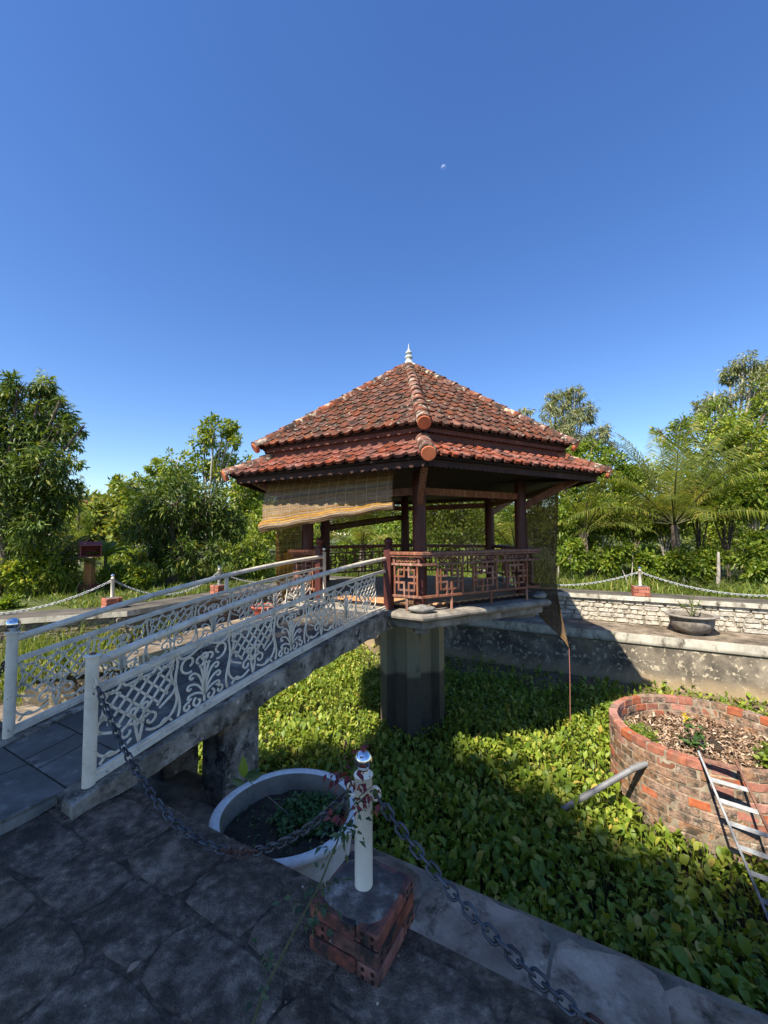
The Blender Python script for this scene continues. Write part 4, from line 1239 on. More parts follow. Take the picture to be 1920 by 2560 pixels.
for j in range(9):
    for k in range(nb):
        a = (k + (.5 if j % 2 else 0)) * arcb + r.uniform(-.008, .008)
        mw = Matrix.Translation((WC.x, WC.y, WTOP - (j + .5) * ch + r.uniform(-.004, .004))) @ Matrix.Rotation(a, 4, 'Z') @ Matrix.Translation((r.uniform(-.006, .006), 0, 0))
        link('brick', bms['brick' if r.random() < (.8 if j < 1 else .45 if j < 2 else .16) else 'brick_weathered'][r.randrange(3)], None, wl, mw=mw)
# fill inside
m = MB(); n = 40; vs = [(WC.x, WC.y, -1.30)]; fs = []
rings = 8
for g in range(1, rings + 1):
    for k in range(n):
        a = 2 * PI * k / n; R = (WR - th - .0) * g / rings
        vs.append((WC.x + R * math.cos(a), WC.y + R * math.sin(a), -1.30 + .05 * math.sin(3 * a + g) * (g / rings) + r.uniform(-.02, .02)))
fs = [(0, 1 + k, 1 + (k + 1) % n) for k in range(n)]
for g in range(rings - 1):
    fs += [(1 + g * n + k, 1 + (g + 1) * n + k, 1 + (g + 1) * n + (k + 1) % n, 1 + g * n + (k + 1) % n) for k in range(n)]
m.add(vs, fs).build('well_fill', M['mud'], wl, True)
# dry leaf litter
n = 2600
ang = RNG.uniform(0, 2 * PI, n); rad = np.sqrt(RNG.uniform(0, 1, n)) * (WR - th - .05)
P = np.stack([WC.x + rad * np.cos(ang), WC.y + rad * np.sin(ang), -1.275 + RNG.uniform(0, .05, n)], 1)
D = RNG.normal(size=(n, 3)); D[:, 2] *= .35
V, Fc = leaf_arrays(P, D, RNG.uniform(.05, .11, n), RNG.uniform(.018, .034, n), .9, curl=.3)
o = np_obj('leaf_litter', V, Fc, M['leaf_dry']); tag(o, 'pale dry leaf litter heaped inside the round brick well', 'leaf litter', kind='stuff')
# clods
for i in range(3):
    px, py = ((1785, 1860), (1798, 1872), (1775, 1850))[i]
    p = onz(px, py, -1.25)
    MB().lathe([(.01, -.03), (.05, -.02), (.06, .01), (.03, .04), (.005, .05)], 7, tuple(p), .12).build('clod', M['soil'], wl)

# ladder: two rails and flat rungs leaning on the well rim
LT = onz(1752, 1893, -.93); LBt = onz(1935, 2330, -1.90)
dirL = (LBt - LT).normalized(); LBt = LT + dirL * 2.05 * (LBt - LT).length / 1.35
wv = onz(1884, 1966, -1.06) - onz(1785, 1938, -1.06); wv.z = 0
RT = LT + wv
# keep the feet on the bed
tt = (-1.98 - LT.z) / dirL.z; LBt = LT + dirL * tt
lad = thing('ladder', 'weathered galvanised ladder leaning on the rim of the brick well', 'ladder', tuple(LBt))
pn = dirL.cross(wv.normalized()).normalized()
MB().bar(LT - dirL * .06, LBt, .022, .05, up=tuple(pn)).build('side_rail', M['galv'], lad, bevel=.002)
o = MB().bar(LT - dirL * .06 + wv, LBt + wv, .022, .05, up=tuple(pn)).build('side_rail', M['rust'], lad, bevel=.002)
o['label'] = 'rusty brown side rail'
nr = 6
for i in range(nr + 3):
    s = .02 + i * .185
    if LT.z + dirL.z * s < -1.97: break
    a = LT + dirL * s
    MB().bar(a + wv * .03, a + wv * .97, .04, .014, up=tuple(pn)).build('rung', M['galv'] if i else M['rust'], lad)
# grey drain pipe
d = ray(1613, 1910); o_ = Vector((0, 0, CAM_H)); best = None
for i in range(400):
    p = o_ + d * (3 + i * .01)
    if (Vector((p.x, p.y)) - Vector((WC.x, WC.y))).length <= WR: best = p; break
pe = onz(1405, 2024, -1.80)
md = best.lerp(pe, .22) + Vector((0, 0, .02))
t = thing('drain_pipe', 'grey plastic drain pipe poking from the brick well into the plants', 'pipe', tuple(pe))
MB().tube([best + (best - md).normalized() * .12, best, best.lerp(md, .5) + Vector((0, 0, .012)), md, md.lerp(pe, .5), pe], .034, 14).build('pipe_run', M['pvc_grey'], t, True)
MB().tube([best.lerp(md, .2) + Vector((0, 0, .006)), best.lerp(md, .8) + Vector((0, 0, .012))], .038, 14).build('pipe_collar', M['pvc_grey'], t, True)
MB().tube([md.lerp(pe, .62), md.lerp(pe, .70)], .038, 14).build('pipe_collar', M['pvc_grey'], t, True)

# ================================================================== BAMBOO BLINDS
def blind(label, fn, nslat, segs, gap, mat, roll=None, cords=6, cord=None):
    """fn(a, b) -> point; a along 0..1, b down 0..1. Each slat is a thin three-sided rod."""
    t = thing('bamboo_blind', label, 'blind', tuple(fn(0, 1)), 'bamboo roller blinds hung under the gazebo eaves')
    m = MB()
    rr = random.Random(len(label))
    for i in range(nslat):
        b0, b1 = i / nslat, (i + 1 - gap) / nslat
        vs = []
        j1, j2 = rr.uniform(0, .012), 1 - rr.uniform(0, .012)
        for k in range(segs + 1):
            a = j1 + (j2 - j1) * k / segs
            p, q = fn(a, b0), fn(a, b1)
            e = (fn(min(a + .02, 1), b0) - fn(max(a - .02, 0), b0)).normalized()
            out = e.cross(q - p).normalized()
            vs += [p, q, (p + q) / 2 + out * .004]
        fs = []
        for k in range(segs):
            o = k * 3
            fs += [(o, o + 1, o + 4, o + 3), (o + 1, o + 2, o + 5, o + 4), (o + 2, o, o + 3, o + 5)]
        m.add(vs, fs)
    m.build('slats', mat, t)
    m = MB()
    for c in range(cords):
        a = (c + .5) / cords
        m.tube([fn(a, b / 10) + (fn(a, .5) - fn(a, .49)).cross(Vector((0, 0, 0))) for b in range(11)], .0035, 4)
    m.build('binding_cords', M['string'], t)
    if roll:
        r0, r1 = roll
        m = MB(); n = 24; seg = 30; vs = []
        prof = []
        for k in range(n + 1):
            a = k / n; rad = r0 + (r1 - r0) * a
            c = fn(a, 1) + Vector((0, 0, -rad * .6))
            e = (fn(min(a + .02, 1), 1) - fn(max(a - .02, 0), 1)).normalized()
            u = Vector((0, 0, 1)); w = e.cross(u).normalized(); u = w.cross(e)
            for s in range(seg):
                an = 2 * PI * s / seg
                rj = rad * (1 + .05 * math.sin(s * 1.1 + k * .5) + (.05 if s % 2 else -.02))
                vs.append(c + (w * math.cos(an) * .8 + u * math.sin(an)) * rj)
        fs = []
        # rods of the roll: strips kept as separate islands so each takes its own tone
        for s in range(seg):
            st = MB()
            vv = []
            for k in range(n + 1):
                vv += [vs[k * seg + s], vs[k * seg + (s + 1) % seg]]
            m.add(vv, [(2 * k, 2 * k + 1, 2 * k + 3, 2 * k + 2) for k in range(n)])
        m.add([vs[s] for s in range(seg)], [tuple(range(seg))]); m.add([vs[n * seg + s] for s in range(seg)], [tuple(range(seg - 1, -1, -1))])
        m.build('rolled_edge', mat, t)
        m = MB()
        for c in (.18, .42, .66, .88):
            rad = (r0 + (r1 - r0) * c) * 1.04; cc = fn(c, 1) + Vector((0, 0, -rad * .6))
            e = (fn(c + .02, 1) - fn(c - .02, 1)).normalized(); u = Vector((0, 0, 1)); w = e.cross(u).normalized(); u = w.cross(e)
            m.tube([cc + (w * math.cos(2 * PI * s / 14) * .84 + u * math.sin(2 * PI * s / 14)) * rad for s in range(15)], .004, 4, False)
        m.build('tie_strings', M['string'], t)
    if cord:
        MB().tube(cord, .006, 5).build('pull_cord', M['red_cord'], t)
    return t
def lerp(a, b, t): return a + (b - a) * t
# entry face blind (rolled, sagging lower at the far corner)
A0, A1 = HX(-1, 2.76), HX(0, 2.76)
def fn1(a, b):
    p = A0.lerp(A1, .03 + a * .815)
    zb = lerp(1.66, 1.90, a ** .9)
    bil = .05 * math.sin(PI * b) * (1 - .5 * a) + .012 * math.sin(a * 17 + b * 5) * b
    return p - GD * (bil + .10 * b * (1 - a) - .05 * (1 - b)) + Vector((0, 0, lerp(2.33, zb, b) + .008 * math.sin(a * 23) * b))
blind('golden bamboo blind rolled at a slant above the footbridge entrance', fn1, 60, 24, .26, M['bamboo'], (.085, .050), 14)
B0, B1 = HX(-1, 2.55), HX(-2, 2.55)
def fn2(a, b): return B0.lerp(B1, .02 + a * .96) + Vector((.012 * math.sin(b * 9 + a * 4), 0, lerp(2.30, .38, b)))
blind('long see-through bamboo blind hanging full length beside the entrance', fn2, 120, 10, .12, M['bamboo_mid'], None, 8)
C0, C1 = HX(1, 2.62), HX(2, 2.62)
def fn3(a, b):
    p = C0.lerp(C1, .0 + a * .55)
    out = Vector((1, 0, 0))
    zb = lerp(-.32, .12, a ** .7)
    cur = .30 * max(0, b - .55) ** 1.3 * (1 - a) - .05 * math.sin(PI * b) + .03 * math.sin(a * 6 + b * 8) * b
    return p + out * cur + Vector((0, .12 * b * b * (1 - a), lerp(2.28, zb, b)))
pc = fn3(0, 1)
blind('torn dark bamboo blind dangling below the gazebo floor with a pull cord', fn3, 150, 14, .14, M['bamboo_dark'], None, 9, [pc, pc + Vector((.0, 0, -.4)), pc + Vector((-.015, 0, -1.12))])
D0, D1 = HX(2, 2.2), HX(3, 2.2)
def fn4(a, b): return D0.lerp(D1, .06 + a * .70) + Vector((0, .01 * math.sin(b * 7), lerp(2.28, 1.27, b)))
blind('half-lowered see-through bamboo blind across the back opening of the gazebo', fn4, 64, 8, .34, M['bamboo_dark'], None, 8)
E0, E1 = HX(4, 2.2), HX(3, 2.2)
def fn5(a, b): return E0.lerp(E1, .02 + a * .93) + Vector((0, .02 * b, lerp(2.28, lerp(1.66, 1.93, a), b)))
blind('rolled dark bamboo blind on the back left opening of the gazebo', fn5, 34, 10, .30, M['bamboo_dark'], (.075, .06), 8)

# ================================================================== VEGETATION
def blob_points(blobs, n, rng, cl=40, spread=.30, shell=.55):
    b = np.array(blobs, float)
    w = b[:, 3] ** 2; w /= w.sum()
    ncl = max(3, n // cl)
    idx = rng.choice(len(b), ncl, p=w)
    d = unit(rng.normal(size=(ncl, 3)))
    rad = (shell + (1 - shell) * rng.uniform(0, 1, ncl) ** .6)
    sq = b[idx, 4:7] if b.shape[1] > 4 else np.ones((ncl, 3))
    cc = b[idx, :3] + d * rad[:, None] * b[idx, 3:4] * sq
    ci = rng.integers(0, ncl, n)
    g = rng.normal(size=(n, 3)) * (b[idx, 3][ci] * spread)[:, None] * .55
    P = cc[ci] + g
    out = unit(P - b[idx, :3][ci])
    return P, out, cc, idx, ci
def trunk_mesh(base, blobs, r0, rng, name, mat, parent, extra_cc=None, fork=.35):
    base = Vector(base); m = MB()
    cen = Vector(np.mean(np.array(blobs)[:, :3], 0))
    fz = base.z + (cen.z - base.z) * fork
    fk = Vector((lerp(base.x, cen.x, .25), lerp(base.y, cen.y, .25), fz))
    m.tube([base - Vector((0, 0, .1)), base + Vector((0, 0, .02)), base.lerp(fk, .5) + Vector((r0 * .6, r0 * .3, 0)), fk], [r0 * 1.5, r0 * 1.15, r0 * .95, r0 * .85], 9)
    for b in blobs:
        c = Vector(b[:3])
        mid = fk.lerp(c, .5) + Vector((rng.uniform(-.1, .1), rng.uniform(-.1, .1), .1)) * b[3]
        rr = r0 * .30 + r0 * .3 * min(1, b[3] / max(q[3] for q in blobs))
        m.tube([fk - Vector((0, 0, r0)), mid, c, c + Vector((rng.uniform(-.3, .3), rng.uniform(-.3, .3), .7)) * b[3]], [rr, rr * .75, rr * .5, rr * .12], 6)
        for k in range(5):
            v = Vector((rng.normal(), rng.normal(), abs(rng.normal()) * .7)).normalized() * b[3] * .9
            s = fk.lerp(c, rng.uniform(.5, 1)) if k % 2 else c
            m.tube([s, s + v * .5 + Vector((0, 0, .05)) * b[3], c + v], [rr * .32, rr * .22, rr * .06], 5)
    m.build(name, mat, parent, True)
def tree(name, label, cat, base, blobs, n, L, wd, lmat, bmat, r0, seed, droop=.35, outw=.8, cl=40, spread=.30, shell=.5, group=None, fork=.35, jit=.6):
    rng = np.random.default_rng(seed)
    t = thing(name, label, cat, tuple(base), group)
    trunk_mesh(base, blobs, r0, rng, 'trunk', bmat, t, fork=fork)
    P, out, cc, idx, ci = blob_points(blobs, n, rng, cl, spread, shell)
    D = out * outw + rng.normal(size=(n, 3)) * jit + np.array([0, 0, -droop])
    Ls = L * rng.uniform(.65, 1.25, n)
    V, Fc = leaf_arrays(P, D, Ls, Ls * wd, .3, rng)
    np_obj('crown', V, Fc, lmat, t)
    return t
def pb(depth, *blobs, squash=None, seed=0):
    """crown lobes from pixel centre and radius at a given distance, spread a little in depth"""
    r = random.Random(seed + int(depth * 10)); res = []
    for b in blobs:
        rr = b[2] * depth / F_PX
        dy = b[3] if len(b) > 3 else r.uniform(-.8, .8) * rr
        p = aty(b[0], b[1], depth)
        p = Vector((p.x, p.y + dy, p.z))
        res.append((p.x, p.y, p.z, rr))
    return res
def gb(px, depth):
    p = aty(px, 1400, depth); return Vector((p.x, p.y, -.03))

# ---- left side
tree('mango_tree', 'tall dark mango tree with drooping leaves rising over the angled coping', 'tree', gb(-10, 10.6),
     pb(10.4, (0, 1050, 75), (80, 1040, 60), (60, 1120, 75), (125, 1170, 55), (20, 1200, 85), (95, 1250, 60), (20, 1310, 80), (110, 1320, 42), (60, 985, 34), (95, 963, 22), (160, 1075, 20), (205, 1068, 14), (-50, 1120, 90), (-30, 1010, 60), (150, 1230, 35), (5, 970, 25), (150, 1010, 14)), 15000, .21, .22, M['leaf_mango'], M['bark'], .13, 21, .55, .7, 30, .34, .35, fork=.5)
tree('mango_tree', 'round glossy mango tree with a short thick trunk by the side coping', 'tree', gb(428, 13.4),
     pb(13.2, (440, 1250, 62), (380, 1310, 48), (500, 1300, 55), (440, 1340, 55), (515, 1250, 42), (360, 1255, 32), (560, 1310, 42), (400, 1375, 38), (480, 1385, 42), (330, 1320, 32), (545, 1380, 30), (440, 1200, 34)), 11000, .22, .22, M['leaf_mango'], M['bark'], .16, 22, .5, .7, 28, .36, .4, fork=.25)
tree('leafy_tree', 'airy pale-branched tree with upright sprays behind the round mango tree', 'tree', gb(520, 19),
     pb(19, (545, 1085, 34), (575, 1062, 20), (500, 1105, 34), (592, 1110, 24), (440, 1160, 32), (385, 1165, 24), (310, 1210, 22), (550, 1160, 40), (500, 1180, 40), (420, 1210, 40), (625, 1190, 36), (640, 1250, 42), (360, 1225, 36), (600, 1240, 40), (350, 1280, 40), (560, 1080, 24)), 9000, .22, .42, M['leaf_mid'], M['bark_pale'], .12, 23, .15, .8, 26, .30, .25, fork=.45)
tree('leafy_tree', 'thin feathery tree poking above the mango crown at the pond corner', 'tree', gb(120, 15.5),
     pb(15.5, (140, 1010, 18), (160, 1050, 22), (100, 990, 24), (170, 1100, 26), (180, 1150, 20), (120, 950, 20), (90, 1040, 30)), 2200, .17, .35, M['leaf_mid'], M['bark_pale'], .06, 24, .2, .8, 24, .34, .2)
bgb = [('broad green tree beyond the angled coping left of the dark mango tree', -230, 15, 1240, 130), ('dense far tree standing before the red tile roof', 262, 27, 1300, 50), ('dense far tree behind the round mango tree', 330, 30, 1250, 60), ('dense far tree behind the dark mango tree', 110, 30, 1270, 70), ('broad hazy tree far behind the red shrine', 215, 34, 1262, 62), ('far hazy tree behind the airy pale-branched tree', 395, 40, 1268, 80), ('far hazy tree seen past the left edge of the gazebo roof', 640, 36, 1262, 70)]
for i, (lab, px, dp, py, rp) in enumerate(bgb):
    tree('distant_tree', lab, 'tree', gb(px, dp), pb(dp, (px, py, rp * .7), (px - rp, py + 30, rp * .6), (px + rp, py + 24, rp * .62), (px, py + 60, rp * .8), (px - rp * .5, py - 20, rp * .45)), 3600, .42, .5, M['leaf_far'], M['bark'], .2, 30 + i, .1, .8, 30, .36, .3, 'hazy trees beyond the garden')
for i, px in enumerate(range(-760, 2680, 140)):
    tree('distant_tree', 'far hazy tree in the line that closes the horizon beyond the garden', 'tree', gb(px, 52 + 6 * (i % 3)), pb(52 + 6 * (i % 3), (px, 1285, 38), (px - 50, 1300, 36), (px + 50, 1298, 36), (px, 1320, 44), (px + 20, 1262 + 10 * (i % 4), 22)), 2200, .66, .5, M['leaf_far'], M['bark'], .2, 300 + i, .1, .8, 30, .36, .3, 'far tree line closing the horizon')
# understory behind the copings: shrubs of many sizes
def shrub(label, px, py_c, rpx, depth, lmat, n, L, wd, seed, cat='shrub', name='shrub', group=None, lobes=5, stems=True, droop=.25):
    r = random.Random(seed)
    rpx *= 1.18; n = int(n * 1.5); L *= 1.1; lobes += 2
    bl = [(px + r.uniform(-.7, .7) * rpx, py_c + r.uniform(-.6, .6) * rpx, rpx * r.uniform(.4, .66)) for _ in range(lobes)]
    return tree(name, label, cat, gb(px, depth), pb(depth, *bl, seed=seed), n, L, wd, lmat, M['bark_pale'] if seed % 2 else M['bark'], .025 + .0004 * rpx, seed, droop, .7, 22, .38, .2, group, .3)
LSH = ['leafy shrub under the dark mango tree behind the angled coping', 'bright shrub between the dark mango tree and the shrine', 'low bright shrub at the edge of the angled coping', 'mid-green shrub standing behind the small areca palms',
       'loose green shrub behind the broad-leaved banana plant', 'small bush right beside the shrine pillar', 'wide green shrub behind the hidden coping bollard', 'bright shrub against the long see-through blind', 'low bush in the grass behind the corner bollard',
       'green shrub below the far red tile roof', 'bright bush in front of the wide shrub by the hidden bollard', 'dark glossy shrub at the foot of the tall mango tree']
LBU = ['bushy tree behind the long see-through blind', 'bushy tree rising behind the footbridge gate posts', 'bushy tree behind the sunlit palm framed by the gate posts', 'bright bush behind the front column of the gazebo', 'bushy tree behind the half-lowered back blind', 'bushy tree behind the back right column',
       'bright bush behind the torn dangling blind', 'low bright bush at the foot of the palm framed by the gate posts', 'low bright bush below the half-lowered back blind', 'pale far tree above the back column of the gazebo', 'pale far tree above the half-lowered back blind', 'pale far tree behind the rolled back blind']
LSA = ['bright sapling right of the coconut palm crown', 'bright leafy sapling beside the dark-fronded palm', 'bright sapling touching the coconut palm fronds', 'mid-green sapling behind the coconut palm trunk', 'mid-green sapling between the young spiky palm and the coconut palm', 'bright sapling beside the young spiky palm',
       'bright sapling against the torn dangling blind', 'low bright sapling at the foot of the torn blind', 'low bright sapling below the young spiky palm', 'bright sapling just behind the clean brick bollard', 'low bright sapling beside the thick pale stake', 'bushy bright sapling before the dark-fronded palm', 'small bright sapling leaning over the coping end',
       'small bush behind the chain left of the clean brick bollard', 'sparse yellow-green sapling at the coconut palm foot', 'mid-green bush deep behind the coconut palm trunk', 'mid-green bush below the big dense tree', 'mid-green bush behind the young spiky palm', 'mid-green bush glimpsed beyond the torn blind', 'bright bush hiding the foot of the coconut palm trunk', 'mid-green bush in front of the coconut palm trunk']
gL, gR, gB = 'garden shrubs along the side coping', 'saplings behind the white stone wall', 'bushes seen through the gazebo'
for i, (px, py, rp, dp, mt, n) in enumerate([(75, 1440, 50, 10.6, 'leaf_mid', 1500), (130, 1400, 40, 12.6, 'leaf_bright', 1300), (30, 1530, 26, 8.9, 'leaf_bright', 700), (120, 1395, 40, 17, 'leaf_mid', 1300), (310, 1400, 42, 16, 'leaf_mid', 1500), (285, 1440, 22, 11.9, 'leaf_mid', 600),
                                           (600, 1370, 55, 16, 'leaf_mid', 1900), (660, 1330, 45, 19, 'leaf_bright', 1500), (350, 1435, 22, 11.6, 'leaf_mid', 500), (200, 1300, 45, 22, 'leaf_mid', 1500), (640, 1420, 30, 14, 'leaf_bright', 900), (20, 1380, 60, 13, 'leaf_mango', 1800)]):
    shrub(LSH[i], px, py, rp, dp, M[mt], n, .15, .38, 100 + i, group=gL)
# ---- behind the gazebo
for i, (px, py, rp, dp, mt, n) in enumerate([(720, 1330, 70, 18, 'leaf_mid', 2200), (800, 1290, 80, 21, 'leaf_mid', 2400), (930, 1300, 80, 20, 'leaf_mid', 2400), (1010, 1330, 60, 17, 'leaf_bright', 1700), (1090, 1300, 80, 21, 'leaf_mid', 2400), (1180, 1290, 80, 20, 'leaf_mid', 2400), (1260, 1330, 60, 17, 'leaf_bright', 1700), (870, 1390, 40, 16, 'leaf_bright', 1200), (1120, 1380, 45, 16, 'leaf_bright', 1200), (980, 1260, 60, 26, 'leaf_far', 1500), (1160, 1230, 60, 27, 'leaf_far', 1500), (820, 1230, 70, 28, 'leaf_far', 1500)]):
    shrub(LBU[i], px, py, rp, dp, M[mt], n, .18, .42, 140 + i, 'tree', 'bushy_tree', gB)
# ---- right side
tree('eucalyptus_tree', 'tall grey-green eucalyptus with white limbs behind the gazebo roof', 'tree', gb(1420, 38),
     pb(38, (1415, 1000, 30), (1370, 1030, 26), (1460, 1030, 30), (1440, 985, 20), (1385, 990, 18), (1500, 1085, 28), (1310, 1030, 20), (1295, 1048, 14), (1425, 1060, 36), (1380, 1090, 30), (1340, 1080, 24), (1470, 1100, 30), (1420, 1120, 36), (1520, 1120, 18), (1360, 1130, 30)), 11000, .42, .22, M['leaf_gum'], M['bark_pale'], .24, 41, .75, .4, 24, .30, .2, fork=.4)
tree('eucalyptus_tree', 'grey-green eucalyptus crown topping the dense trees past the coconut palm', 'tree', gb(1850, 25),
     pb(25, (1855, 905, 26), (1835, 935, 22), (1885, 935, 28), (1915, 960, 30), (1860, 975, 30), (1775, 1000, 26), (1740, 1030, 24), (1810, 1010, 28), (1900, 1000, 36), (1945, 920, 30)), 6500, .30, .24, M['leaf_gum'], M['bark_pale'], .2, 42, .55, .5, 24, .30, .25, fork=.6)
tree('dense_tree', 'big dense feathery green tree overhanging the far corner behind the coconut palm', 'tree', gb(1850, 16.5),
     pb(16.5, (1760, 1090, 50), (1830, 1040, 48), (1900, 1080, 60), (1905, 1000, 42), (1700, 1065, 30), (1800, 1140, 48), (1880, 1150, 56), (1960, 1100, 70), (1680, 1110, 26), (1740, 1150, 36), (1960, 1200, 60), (1840, 1100, 50), (1650, 1080, 20)), 12000, .20, .34, M['leaf_mid'], M['bark'], .2, 43, .3, .7, 30, .30, .35, fork=.6)
tree('leafy_tree', 'light green leafy tree just beyond the gazebo eave corner', 'tree', gb(1450, 15),
     pb(15, (1440, 1140, 30), (1490, 1120, 26), (1530, 1150, 30), (1420, 1180, 36), (1480, 1180, 40), (1550, 1200, 34), (1400, 1230, 40), (1460, 1250, 44), (1530, 1260, 44), (1420, 1130, 18)), 7000, .17, .42, M['leaf_bright'], M['bark'], .09, 44, .3, .7, 26, .34, .3)
tree('distant_tree', 'far hazy tree line clump between the eucalyptus and the coconut palm', 'tree', gb(1590, 34), pb(34, (1590, 1190, 45), (1540, 1210, 40), (1640, 1200, 45), (1600, 1250, 60), (1500, 1230, 40)), 4200, .36, .45, M['leaf_far'], M['bark'], .2, 45, .1, .8, 30, .36, .3)
for i, (px, py, rp, dp, mt, n) in enumerate([(1820, 1250, 55, 12.4, 'leaf_bright', 2000), (1890, 1240, 55, 12.0, 'leaf_bright', 2000), (1750, 1250, 45, 13, 'leaf_bright', 1700), (1660, 1290, 45, 13.4, 'leaf_mid', 1600), (1580, 1300, 45, 14, 'leaf_mid', 1700), (1510, 1300, 42, 13.6, 'leaf_bright', 1500), (1430, 1300, 40, 13.4, 'leaf_bright', 1500), (1430, 1390, 34, 12.8, 'leaf_bright', 1100),
                                           (1520, 1390, 36, 12.6, 'leaf_bright', 1100), (1630, 1410, 34, 12.2, 'leaf_bright', 1200), (1770, 1410, 30, 12.0, 'leaf_bright', 900), (1870, 1380, 46, 11.4, 'leaf_bright', 1500), (1900, 1440, 30, 10.6, 'leaf_bright', 800), (1580, 1450, 22, 12.6, 'leaf_mid', 600), (1740, 1440, 24, 11.4, 'leaf_bright', 400), (1660, 1360, 50, 15, 'leaf_mid', 1500), (1800, 1340, 55, 15, 'leaf_mid', 1600), (1470, 1350, 45, 16, 'leaf_mid', 1400), (1390, 1340, 40, 16, 'leaf_mid', 1300), (1668, 1430, 30, 11.9, 'leaf_bright', 1000), (1715, 1410, 30, 11.7, 'leaf_mid', 1000)]):
    shrub(LSA[i], px, py, rp, dp, M[mt], n, .155, .42, 180 + i, 'sapling', 'sapling', gR)
# bare poles and thin trunks behind the right coping
for i, (xb, yb, xt, yt, dp, rad) in enumerate([(1572, 1478, 1556, 1425, 12.0, .018), (1578, 1477, 1583, 1370, 12.2, .014), (1795, 1480, 1796, 1380, 11.2, .045), (1700, 1480, 1686, 1395, 12.0, .05), (1490, 1470, 1488, 1405, 12.8, .02), (1711, 1482, 1710, 1440, 11.5, .02), (1395, 1462, 1396, 1400, 13.5, .02)]):
    slab_ = ('short leaning pale stake left of the clean brick bollard', 'tall thin upright stake close to the clean brick bollard', 'thick pale stake beside the low bright sapling', 'thick leaning stake at the coconut palm trunk', 'thin pale stake under the young spiky palm', 'short thin stake right of the coconut palm trunk', 'thin pale stake next to the torn dangling blind')[i]
    a = aty(xb, yb, dp); b = aty(xt, yt, dp); a.z = -.05
    tag(MB().tube([a, a.lerp(b, .5) + Vector((.01, 0, 0)), b], [rad * 1.2, rad, rad * .7], 7).build('garden_stake', M['bark_pale'], None, True), slab_, 'stake', 'stakes behind the chain')

# ---- palms
def palm(label, base, top, fronds, Lf, seed, lmat=None, trunk_r=.12, pairs=42, leaf=.55, droop=1.0, group=None, name='coconut_palm', dirs=None):
    rng = np.random.default_rng(seed)
    t = thing(name, label, 'palm', tuple(base), group)
    base, top = Vector(base), Vector(top)
    MB().tube([base - Vector((0, 0, .1)), base.lerp(top, .3), base.lerp(top, .7), top], [trunk_r * 1.3, trunk_r, trunk_r * .95, trunk_r * .8], 10).build('trunk', M['bark'], t, True)
    for i in range(fronds):
        if dirs and i < len(dirs): az, el, ll = dirs[i]
        else: az, el, ll = rng.uniform(0, 2 * PI), rng.uniform(.25, 1.4), rng.uniform(.8, 1.1)
        L = Lf * ll
        d = np.array([math.cos(az) * math.cos(el), math.sin(az) * math.cos(el), math.sin(el)])
        n = 14; pts = []; p = np.array(top); v = d.copy()
        for k in range(n + 1):
            pts.append(p.copy())
            v = v + np.array([0, 0, -droop * (k / n) * .17]); v /= np.linalg.norm(v)
            p = p + v * L / n
        pts = np.array(pts)
        m = MB(); m.tube([tuple(q) for q in pts], [.026 * (1 - k / n) + .004 for k in range(n + 1)], 5)
        V0, F0 = np.array(m.v), m.f
        s = np.linspace(.16, 1, pairs)
        cent = np.stack([np.interp(s * n, np.arange(n + 1), pts[:, j]) for j in range(3)], 1)
        tan = unit(np.stack([np.interp(np.minimum(s * n + .3, n), np.arange(n + 1), pts[:, j]) for j in range(3)], 1) - np.stack([np.interp(np.maximum(s * n - .3, 0), np.arange(n + 1), pts[:, j]) for j in range(3)], 1))
        side = unit(np.cross(tan, np.array([0, 0, 1.0])))
        ll_ = leaf * np.sin(np.clip(s, .0, .97) * PI * .86 + .22) * rng.uniform(.85, 1.1, pairs)
        Vs, Fs = [], []
        for sg in (1, -1):
            D = side * sg * .75 + tan * .62 + np.array([0, 0, .05]) + rng.normal(size=(pairs, 3)) * .07
            D = unit(D)
            a = cent; mid = a + D * ll_[:, None] * .5; tip = mid + unit(D * .8 + np.array([0, 0, -.8])) * ll_[:, None] * .5
            wv_ = unit(np.cross(D, side * sg + tan * .1 + np.array([0, 0, .3]))) * .0 + tan * .0125
            q = np.stack([a - wv_ * .6, a + wv_ * .6, mid + wv_, mid - wv_, tip], 1)
            o = (np.arange(pairs) * 5)[:, None] + len(Vs) * 0
            Vs.append(q.reshape(-1, 3))
            f = np.stack([o + np.array([0, 1, 2]), o + np.array([0, 2, 3]), o + np.array([3, 2, 4])], 1).reshape(-1, 3)
            Fs.append(f + (pairs * 5 if sg == -1 else 0))
        V = np.concatenate(Vs); Fc = np.concatenate(Fs)
        fr = np_obj('frond', V, Fc, lmat or M['leaf_palm'], t)
        m.build('rachis', M['stem'], fr, True)
    return t
pbse = gb(1695, 12.3); ptop = aty(1686, 1312, 12.3)
palm('coconut palm with arching yellow-green fronds behind the white stone wall', pbse, ptop, 30, 3.4, 51, droop=.8, dirs=[(PI * .97, .85, 1.0), (2.2, 1.25, 1.0), (.25, .95, 1.15), (.1, .45, 1.0), (PI * 1.05, .35, 1.05), (PI * .9, .15, .95), (-.4, .3, .9), (-1.2, .7, .9), (1.3, 1.3, 1.0), (-2.2, .5, .9), (PI, 1.15, .9), (.5, 1.3, 1.1)], pairs=64, leaf=.75)
palm('young spiky palm beside the torn blind behind the white stone wall', gb(1470, 13.0), aty(1462, 1330, 13.0), 14, 1.9, 52, trunk_r=.07, leaf=.42, pairs=36)
palm('palm with dark hanging fronds at the far end of the white stone wall', gb(1960, 11.8), aty(1955, 1310, 11.8), 15, 2.4, 53, pairs=44)
palm('sunlit palm glimpsed through the gazebo between the entrance posts', gb(905, 15), aty(905, 1375, 15), 13, 2.3, 54, trunk_r=.1, pairs=40)
